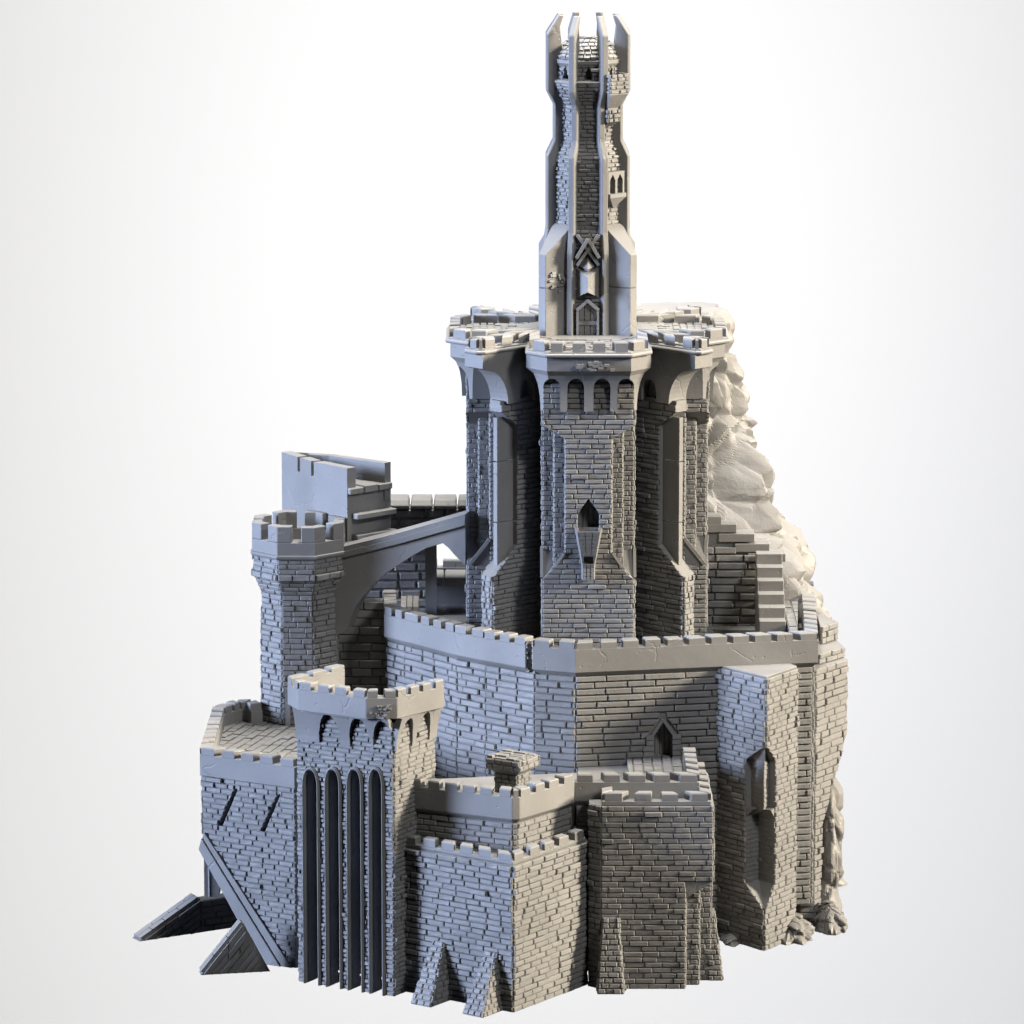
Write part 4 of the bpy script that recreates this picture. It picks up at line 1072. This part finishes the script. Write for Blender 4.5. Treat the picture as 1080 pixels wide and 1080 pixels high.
mb = MB(); mb.loft([oc(.525, zD-.012), oc(.54, zD+.01), oc(.54, zD+.03), oc(.52, zD+.04)]); mb.build('string_course', SMOOTH, ct_)
# battlement: eight L-shaped corner merlons
mb = MB(); o8 = [V2(p[0], p[1]) for p in oc(.525, 0)]
sweep(mb, o8, [(0, zE), (0, zD+.035), (-.11, zD+.035), (-.11, zE)], True); pt_ = mb.build('parapet', SMOOTH, ct_, bevel=.004)
oi = offs(o8, -.1085, True); oo = offs(o8, -.0015, True)
for i in range(8):
    p, a_, b_ = oo[i], oo[i-1], oo[(i+1) % 8]; pi_, ai, bi = oi[i], oi[i-1], oi[(i+1) % 8]
    f = .37
    pa, pb = p.lerp(a_, f), p.lerp(b_, f); ia, ib = pi_.lerp(ai, f), pi_.lerp(bi, f)
    mb = MB(); ring = [pa, p, pb, ib, pi_, ia]; mb.prism(ring, zE, zF_+rnd.uniform(-.01, .01)); mb.build('merlon', SMOOTH, pt_, bevel=.006)
mb = MB(); mb.loft([oc(.42, zD+.0), oc(.42, zD+.05)]); mb.build('roof_floor', SMOOTH, ct_)
# pointed arrow loop near the turret foot
mb = MB(); cut = MB(); p0, p1 = oc(.43, zbot)[7], oc(.43, zbot)[0]; A_ = Vector(p0); B_ = Vector(p1); U = (B_-A_).normalized(); V = Vector((0,0,1)); NN = U.cross(V)
zz0 = zf_t+.0; wd = (B_-A_).length
mb.loft([[A_+U*(wd*.1)+V*(zz0-zbot)+NN*-.05, A_+U*(wd*.9)+V*(zz0-zbot)+NN*-.05, A_+U*(wd*.9)+V*(zz0-zbot)+NN*.05, A_+U*(wd*.1)+V*(zz0-zbot)+NN*.05], [A_+U*(wd*.1)+V*(zz0-zbot+.42)+NN*-.05, A_+U*(wd*.9)+V*(zz0-zbot+.42)+NN*-.05, A_+U*(wd*.9)+V*(zz0-zbot+.42)+NN*.05, A_+U*(wd*.1)+V*(zz0-zbot+.42)+NN*.05]])
cutter(cut, A_+V*(zz0-zbot), U, V, gable_poly(wd*.5, wd*.24, -.02, .25, .38), -.06, .1)
mb.build('window_surround', BRICK, ct_, cuts=cut)

# ================================================================ flying bridge
by0, by1 = -.12, -.44
bx = lambda px: None
def bpt(px, py):    # point on the bridge's front plane
    t = (px-360)/(495-360); Y = by0+(by1-by0)*t; return at_y(px, py, Y)
fb_ = thing('flying_bridge', tuple(bpt(360, 660)), 'smooth stone bridge rising on a half arch from the left turret to the keep', 'bridge')
prof_t = [(352, 588), (365, 585.5), (394, 579), (425, 571), (466, 559), (491, 552.3)]
prof_b = [(491, 596), (484, 590), (479, 585), (473, 578), (467, 573), (450, 578), (437, 585), (423, 594), (408, 604), (394, 616), (382, 630), (373, 643), (366, 664), (352, 672)]
outl = [bpt(*p) for p in prof_t+prof_b]; bn = Vector((by1-by0, -(bpt(495, 560).x-bpt(360, 560).x), 0)).normalized()
mb = MB(); mb.loft([outl, [p-bn*.30 for p in outl]]); spn = mb.build('arch', SMOOTH, fb_, bevel=.003)
mb = MB(); cpt2 = [bpt(352, 583), bpt(365, 581), bpt(394, 574), bpt(425, 566), bpt(466, 554.5), bpt(491, 547.5)]
for (o1, o2, za, zb3) in ((.035, -.33, -.06, 0), (.02, -.32, 0, .055)):
    mb.loft([[p+bn*o1+Vector((0,0,za)), p+bn*o1+Vector((0,0,zb3)), p+bn*o2+Vector((0,0,zb3)), p+bn*o2+Vector((0,0,za))] for p in cpt2])
mb.build('coping', SMOOTH, fb_)
mb = MB(); a_ = bpt(441, 575)-bn*.3; b_ = bpt(453, 575)-bn*.3
mb.prism([V2(a_.x, a_.y), V2(b_.x, b_.y), V2(b_.x, b_.y+.2), V2(a_.x, a_.y+.2)], ZF, a_.z+.05); mb.build('post', SMOOTH, fb_)

# ================================================================ gatehouse head upper left
BY = .15
bz = zy(494, BY)
gz = lambda px, py, z=bz: Vector((at_z(px, py, z).x, at_z(px, py, z).y))
bA, bB, bC = gz(366, 494), gz(330, 487), gz(297, 476.5); bD, bE, bF = gz(412, 487), gz(352, 479), gz(328, 477.5)
hz = thing('angled_rampart', (bB.x, bB.y, ZF), 'smooth pale angular wall with twin parapets and shelves, behind the octagonal turret', 'castle wall')
t_ = .12
def slab(name, P, z0, z1, m=SMOOTH, th=t_, inner=1):
    mb = MB(); q = offs(P, -th*inner, False)
    for i in range(len(P)-1): mb.prism([P[i], P[i+1], q[i+1], q[i]], z0, z1)
    return mb
zb0 = zy(585, BY)
oline = [bC, bB, bA]
cut = MB()
dA = (bB-bC).normalized()
for f in (.55, .98):
    p = bC.lerp(bB, f); s_ = dA*.028; nn = V2(dA.y, -dA.x)
    cut.prism([p-s_+nn*.1, p+s_+nn*.1, p+s_-nn*.3, p-s_-nn*.3], bz-.16+f*.0, bz+.2)
slab('outer_wall', oline, zb0, bz).build('outer_wall', SMOOTH, hz, cuts=cut)
# beak lower taper handled by chamfering
mb = MB(); li = [bF, bE, bD]; q = offs(li, .10, False)
for i in range(2): mb.prism([li[i], li[i+1], q[i+1], q[i]] if True else [], bz-.4, bz)
mb.build('inner_wall', SMOOTH, hz)
mb = MB(); mb.prism([bC, bC+V2(.02, 0), bE, bF], bz-.35, bz-.001); mb.build('rear_wall', SMOOTH, hz)
mb = MB(); zw_ = zy(513, BY+.1)
core_ = [bC+V2(.06, .05), bB+V2(.06, .02), bA+V2(-.0, .02), bD, bE, bF]
mb.prism(core_, zb0, zw_-.04); mb.build('core', SMOOTH, hz)
mb = MB(); dd = (bD-bA).normalized(); L = (bD-bA).length+.02; nn = V2(dd.y, -dd.x); t = 0
while t < L-.05:
    l = min(.2, L-t); a_ = bA+dd*(t+.006)+nn*.05; b_ = bA+dd*(t+l-.006)+nn*.05
    mb.prism([a_, b_, b_-nn*.5, a_-nn*.5], zw_-.07, zw_+rnd.uniform(-.01, .01)); t += l
mb.build('landing_slabs', SMOOTH, hz, bevel=.008)
for py in (545, 567):
    mb = MB(); a_ = bA+dd*.06+nn*.1; b_ = bD-dd*.0+nn*.1; z = zy(py, BY)
    mb.prism([a_, b_, b_-nn*.2, a_-nn*.2], z-.03, z+.03); mb.build('shelf', SMOOTH, hz, bevel=.008)
mb = MB(); ls = bC+V2(0, .0)

# ================================================================ rear viaduct wall
yv = 1.1
va_, vb_ = V2(xy(350, yv, 4), yv), V2(xy(500, yv, 4), yv+.1)
zvt = zy(537, yv)
vw = thing('rear_rampart', (va_.x, va_.y, ZF), 'dark rear wall of large blocks topped with rounded slabs, behind the bridge', 'castle wall')
mb = MB(); xm = xy(451, yv, 4)
zlo = ZF
mb.prism([va_, V2(xm, yv+.05), V2(xm, yv+.3), V2(va_.x, yv+.3)], zlo, zvt); mb.prism([V2(xm, yv+.05), vb_, vb_+V2(.3, .2), V2(xm, yv+.3)], zy(568, yv), zvt)
ww = mb.build('wall', BRICK, vw); br = MB()
wall_bricks(br, va_, (xm, yv+.05), ZF, zvt, row=.1, ln=(.2, .34), prot=(.02, .035), gap=.02, ch=.012); wall_bricks(br, (xm, yv+.05), vb_, zy(568, yv), zvt, row=.1, ln=(.2, .34), prot=(.02, .035), gap=.02, ch=.012)
br.merge(ww)
mb = MB(); x = va_.x+.02
while x < vb_.x:
    l = rnd.uniform(.23, .28); mb.loft([[(x+.01, yv-.08, zvt+.015), (x+l, yv-.08, zvt+.015), (x+l, yv+.32, zvt+.015), (x+.01, yv+.32, zvt+.015)], [(x+.01, yv-.1, zvt+.05), (x+l, yv-.1, zvt+.05), (x+l, yv+.32, zvt+.05), (x+.01, yv+.32, zvt+.05)], [(x+.02, yv-.05, zvt+.11), (x+l-.01, yv-.05, zvt+.11), (x+l-.01, yv+.3, zvt+.11), (x+.02, yv+.3, zvt+.11)]]); x += l+.005
mb.build('coping', SMOOTH, vw, bevel=.008)
# ---- low outer parapet seen through the arch
yo = 1.75
lo = thing('outer_parapet', (xy(470, yo, 3), yo, ZF), 'low crenellated wall far behind, glimpsed under the arch of the bridge', 'castle wall')
zo = zy(606, yo-.1); a_, b_ = V2(xy(400, yo, 3), yo), V2(xy(560, yo, 3), yo)
quadbox(lo, [a_, b_, b_+V2(0, .1), a_+V2(0, .1)], ZF-.3, zy(600, yo), sides=(), name='wall', m=SMOOTH)
parapet(lo, [a_, b_], zy(603, yo), zy(598, yo), zy(591, yo), t=.1, ch=0, pitch=.33, duty=.8)
mb = MB(); x = a_.x
while x < b_.x:
    l = .24; mb.prism([V2(x, yo-.45), V2(x+l-.012, yo-.45), V2(x+l-.012, yo-.003), V2(x, yo-.003)], zy(617, yo-.4), zy(606, yo-.3)); x += l
mb.build('wall_walk', SMOOTH, lo, bevel=.01)
# ---- barrel-shaped masonry mound by the wall
mb = MB(); cy0 = .4; cz = zy(650, cy0); r_ = .22; x0_, x1_ = xy(423, cy0, 3), xy(442, cy0, 3)
bm_ = thing('stair_hood', ((x0_+x1_)/2, cy0, ZF-.3), 'small half-round ribbed masonry hood beside the left end of the round wall', 'masonry hood')
for i in range(3):
    xa = x0_+(x1_-x0_)*i/3+.004; xb = x0_+(x1_-x0_)*(i+1)/3-.004; rr_ = r_*(1+.02*(i % 2))
    mb.loft([[(xx, cy0+rr_*math.cos(t), cz+rr_*math.sin(t)) for t in [j*math.pi/10-.05 for j in range(11)]] for xx in (xa, xb)])
mb.build('barrel_vault', BRICK, bm_)
x0, x1 = xy(355, -.6, 3), xy(423, -.6, 3)
dkw = thing('inner_rampart', (x0, .2, ZF), 'black shadowed wall in the gap between octagonal turret and round wall', 'castle wall')
quadbox(dkw, [V2(x0-.3, .45), V2(-1.25, .45), V2(-1.25, .6), V2(x0-.3, .6)], 1.6, zy(634, .45), sides=(0,), K=dict(row=.09, ln=(.2, .34), prot=(.02, .04)))
mb = MB(); mb.prism([V2(x0-.3, -.9), V2(-1.3, -.9), V2(-1.25, .45), V2(x0-.3, .45)], 1.7, 1.9); mb.build('lower_floor', ROCK, dkw)

# ================================================================ stair on the right of the courtyard
syb = -.75
sx0, sx1 = xy(801, syb, 3.2), xy(829, syb, 3.2)
stt = thing('stone_stair', ((sx0+sx1)/2, syb, ZF), 'stone stair climbing away then turning left along a dark wall, right of the keep', 'stair')
n = 6; zb5 = zy(668, syb)
ztops = []
for i in range(n):
    y = syb+i*.17; zt5 = ZF+.16+i*.125-.0
    mb = MB(); zt5 = zy(655-i*14.2, y); mb.box(sx0, sx1, y, y+.172, ZF, zt5); mb.build('step', SMOOTH, stt, bevel=.006); ztops.append(zt5)
yl = syb+n*.17
for i, (xa, xb, py) in enumerate(((801, 829, 584), (787, 812, 573.5), (770, 796, 563), (738, 777, 553), (736, 761, 545))):
    mb = MB(); y = yl+.05+i*.002; zt5 = zy(py, y)
    mb.box(xy(xa-12, y, 4), xy(xb, y, 4), y, y+.25, zt5-.09, zt5); mb.build('step', SMOOTH, stt, bevel=.005)
mb = MB(); y = yl+.09; mb.box(xy(735, y, 3.5), xy(806, y, 3.5), y, y+.2, ZF, zy(580, y)); mb.box(xy(735, y, 3.5), xy(775, y, 3.5), y, y+.2, zy(580, y), zy(562, y)); w5 = mb.build('stair_wall', BRICK, stt)
br = MB(); wall_bricks(br, (xy(735, y, 3.5), y), (xy(803, y, 3.5), y), ZF, zy(576, y), row=.085, ln=(.16, .34), prot=(.02, .05), gap=.016)
br.merge(w5)
# wall walk right of it
mb = MB(); q = [V2(sx1+.02, cpt[8].y+.25), V2(cpt[8].x-.2, cpt[8].y+.25), V2(cpt[9].x-.2, .6), V2(sx1+.02, .6)]
mb.prism(q, ZF, zy(665, -1)); planks(mb, q, zy(665, -1), (0, 1), wd=.09, ln=(.15, .3)); wk = thing('walkway', (sx1, -1, ZF), 'narrow planked wall walk between the stone stair and the right battlement', 'walkway'); mb.build('deck', WOOD, wk)

# ================================================================ rock
from mathutils import noise as NZ
cliff_ = None
def rockmesh(name, root, fn, nu, nv, amp, sc, seed, m=ROCK):
    mb = MB(); vs = []
    rings = []
    for j in range(nv+1):
        rg = []
        for i in range(nu):
            c, p = fn(i/nu, j/nv); d = (p-c); d.z *= .3
            d = d.normalized() if d.length > 1e-4 else Vector((0,0,1))
            q = (p+Vector((seed*7.1, 3, 1)))*sc; q.z *= .62
            vd = NZ.voronoi(q)[0]; ridg = 1-min(1, vd[1]-vd[0])
            v2 = NZ.voronoi(q*2.3)[0]
            st_q = Vector((q.x*.9+q.z*.5, q.y, q.z*.9-q.x*.35)); vs3 = NZ.voronoi(st_q*3.1)[0]
            f = min(1, (vd[1]-vd[0])*2.2)*.95-.6+min(1, (v2[1]-v2[0])*2.6)*.42-.2+min(.5, (vs3[1]-vs3[0]))*.2+.6*NZ.noise(q*.6)+.04*NZ.noise(q*6)
            rg.append(p+d*amp*f*(1 if p.z < 5.6 or root is not cliff_ else .45))
        rings.append(rg)
    mb.loft(rings); return mb.build(name, m, root)
cliff = thing('rock_cliff', (2.0, 1.4, 0), 'pale craggy cliff rising behind the keep and spilling down the right side', 'rock')
sil = [(0, 896, .2), (1.0, 888, .2), (1.75, 868, .1), (2.4, 878, .2), (2.95, 886, .3), (3.4, 864, .4), (3.85, 836, .7), (4.25, 816, .9), (4.5, 809, 1.0), (4.72, 800, 1.05), (4.98, 778, 1.1), (5.35, 772, 1.1), (5.8, 780, 1.1), (6.0, 774, 1.1), (6.13, 766, 1.15)]
cliff_ = cliff
def fnc(u, v):
    z = v*6.13
    for i in range(len(sil)-1):
        if sil[i][0] <= z <= sil[i+1][0]+1e-6:
            t = (z-sil[i][0])/(sil[i+1][0]-sil[i][0]); px = sil[i][1]+(sil[i+1][1]-sil[i][1])*t; Y = sil[i][2]+(sil[i+1][2]-sil[i][2])*t; break
    xr_ = xy(px, Y, z)-.06
    cx_ = 1.15+max(0, z-5)*.35; rx = xr_-cx_; ry = .6+.9*(1-v)
    if v < .62: ry = ry*.9+.1
    a = -u*2*math.pi
    c = Vector((cx_, Y+.35, z)); cc = math.cos(a); ss = math.sin(a)
    rxl = rx if cc > 0 else min(rx, 1.0 if z < 5 else max(.25, 1-(z-5)*.75))
    if ss < 0: ry = .35 if z > 2.9 else min(ry, .55)
    p = c+Vector((rxl*math.copysign(abs(cc)**.8, cc), ry*math.copysign(abs(ss)**.8, ss), 0)); return c, p
rk = rockmesh('crag', cliff, fnc, 300, 300, .27, 1.5, 1)
def boulder(px0, px1, pyt, pyb, Y, seed, amp=.09, sc=4.2):
    x0, x1 = xy(px0, Y, .2), xy(px1, Y, .2); zt6 = zy(pyt, Y); z0 = 0
    def f(u, v):
        a = -u*2*math.pi; r = (1-v**1.6)**.6 if v < 1 else 0.001; r = max(r, .02)
        c = Vector(((x0+x1)/2, Y+.15, v*zt6)); return c, c+Vector(((x1-x0)/2*r*math.cos(a), .33*r*math.sin(a), 0))
    rockmesh('foot_rock', cliff, f, 60, 40, amp, sc, seed)
boulder(812, 862, 968, 998, -1.75, 2); boulder(855, 896, 955, 985, -1.35, 3); boulder(858, 893, 835, 960, -.75, 5, .10, 2.2); boulder(757, 785, 984, 996, -1.85, 6)
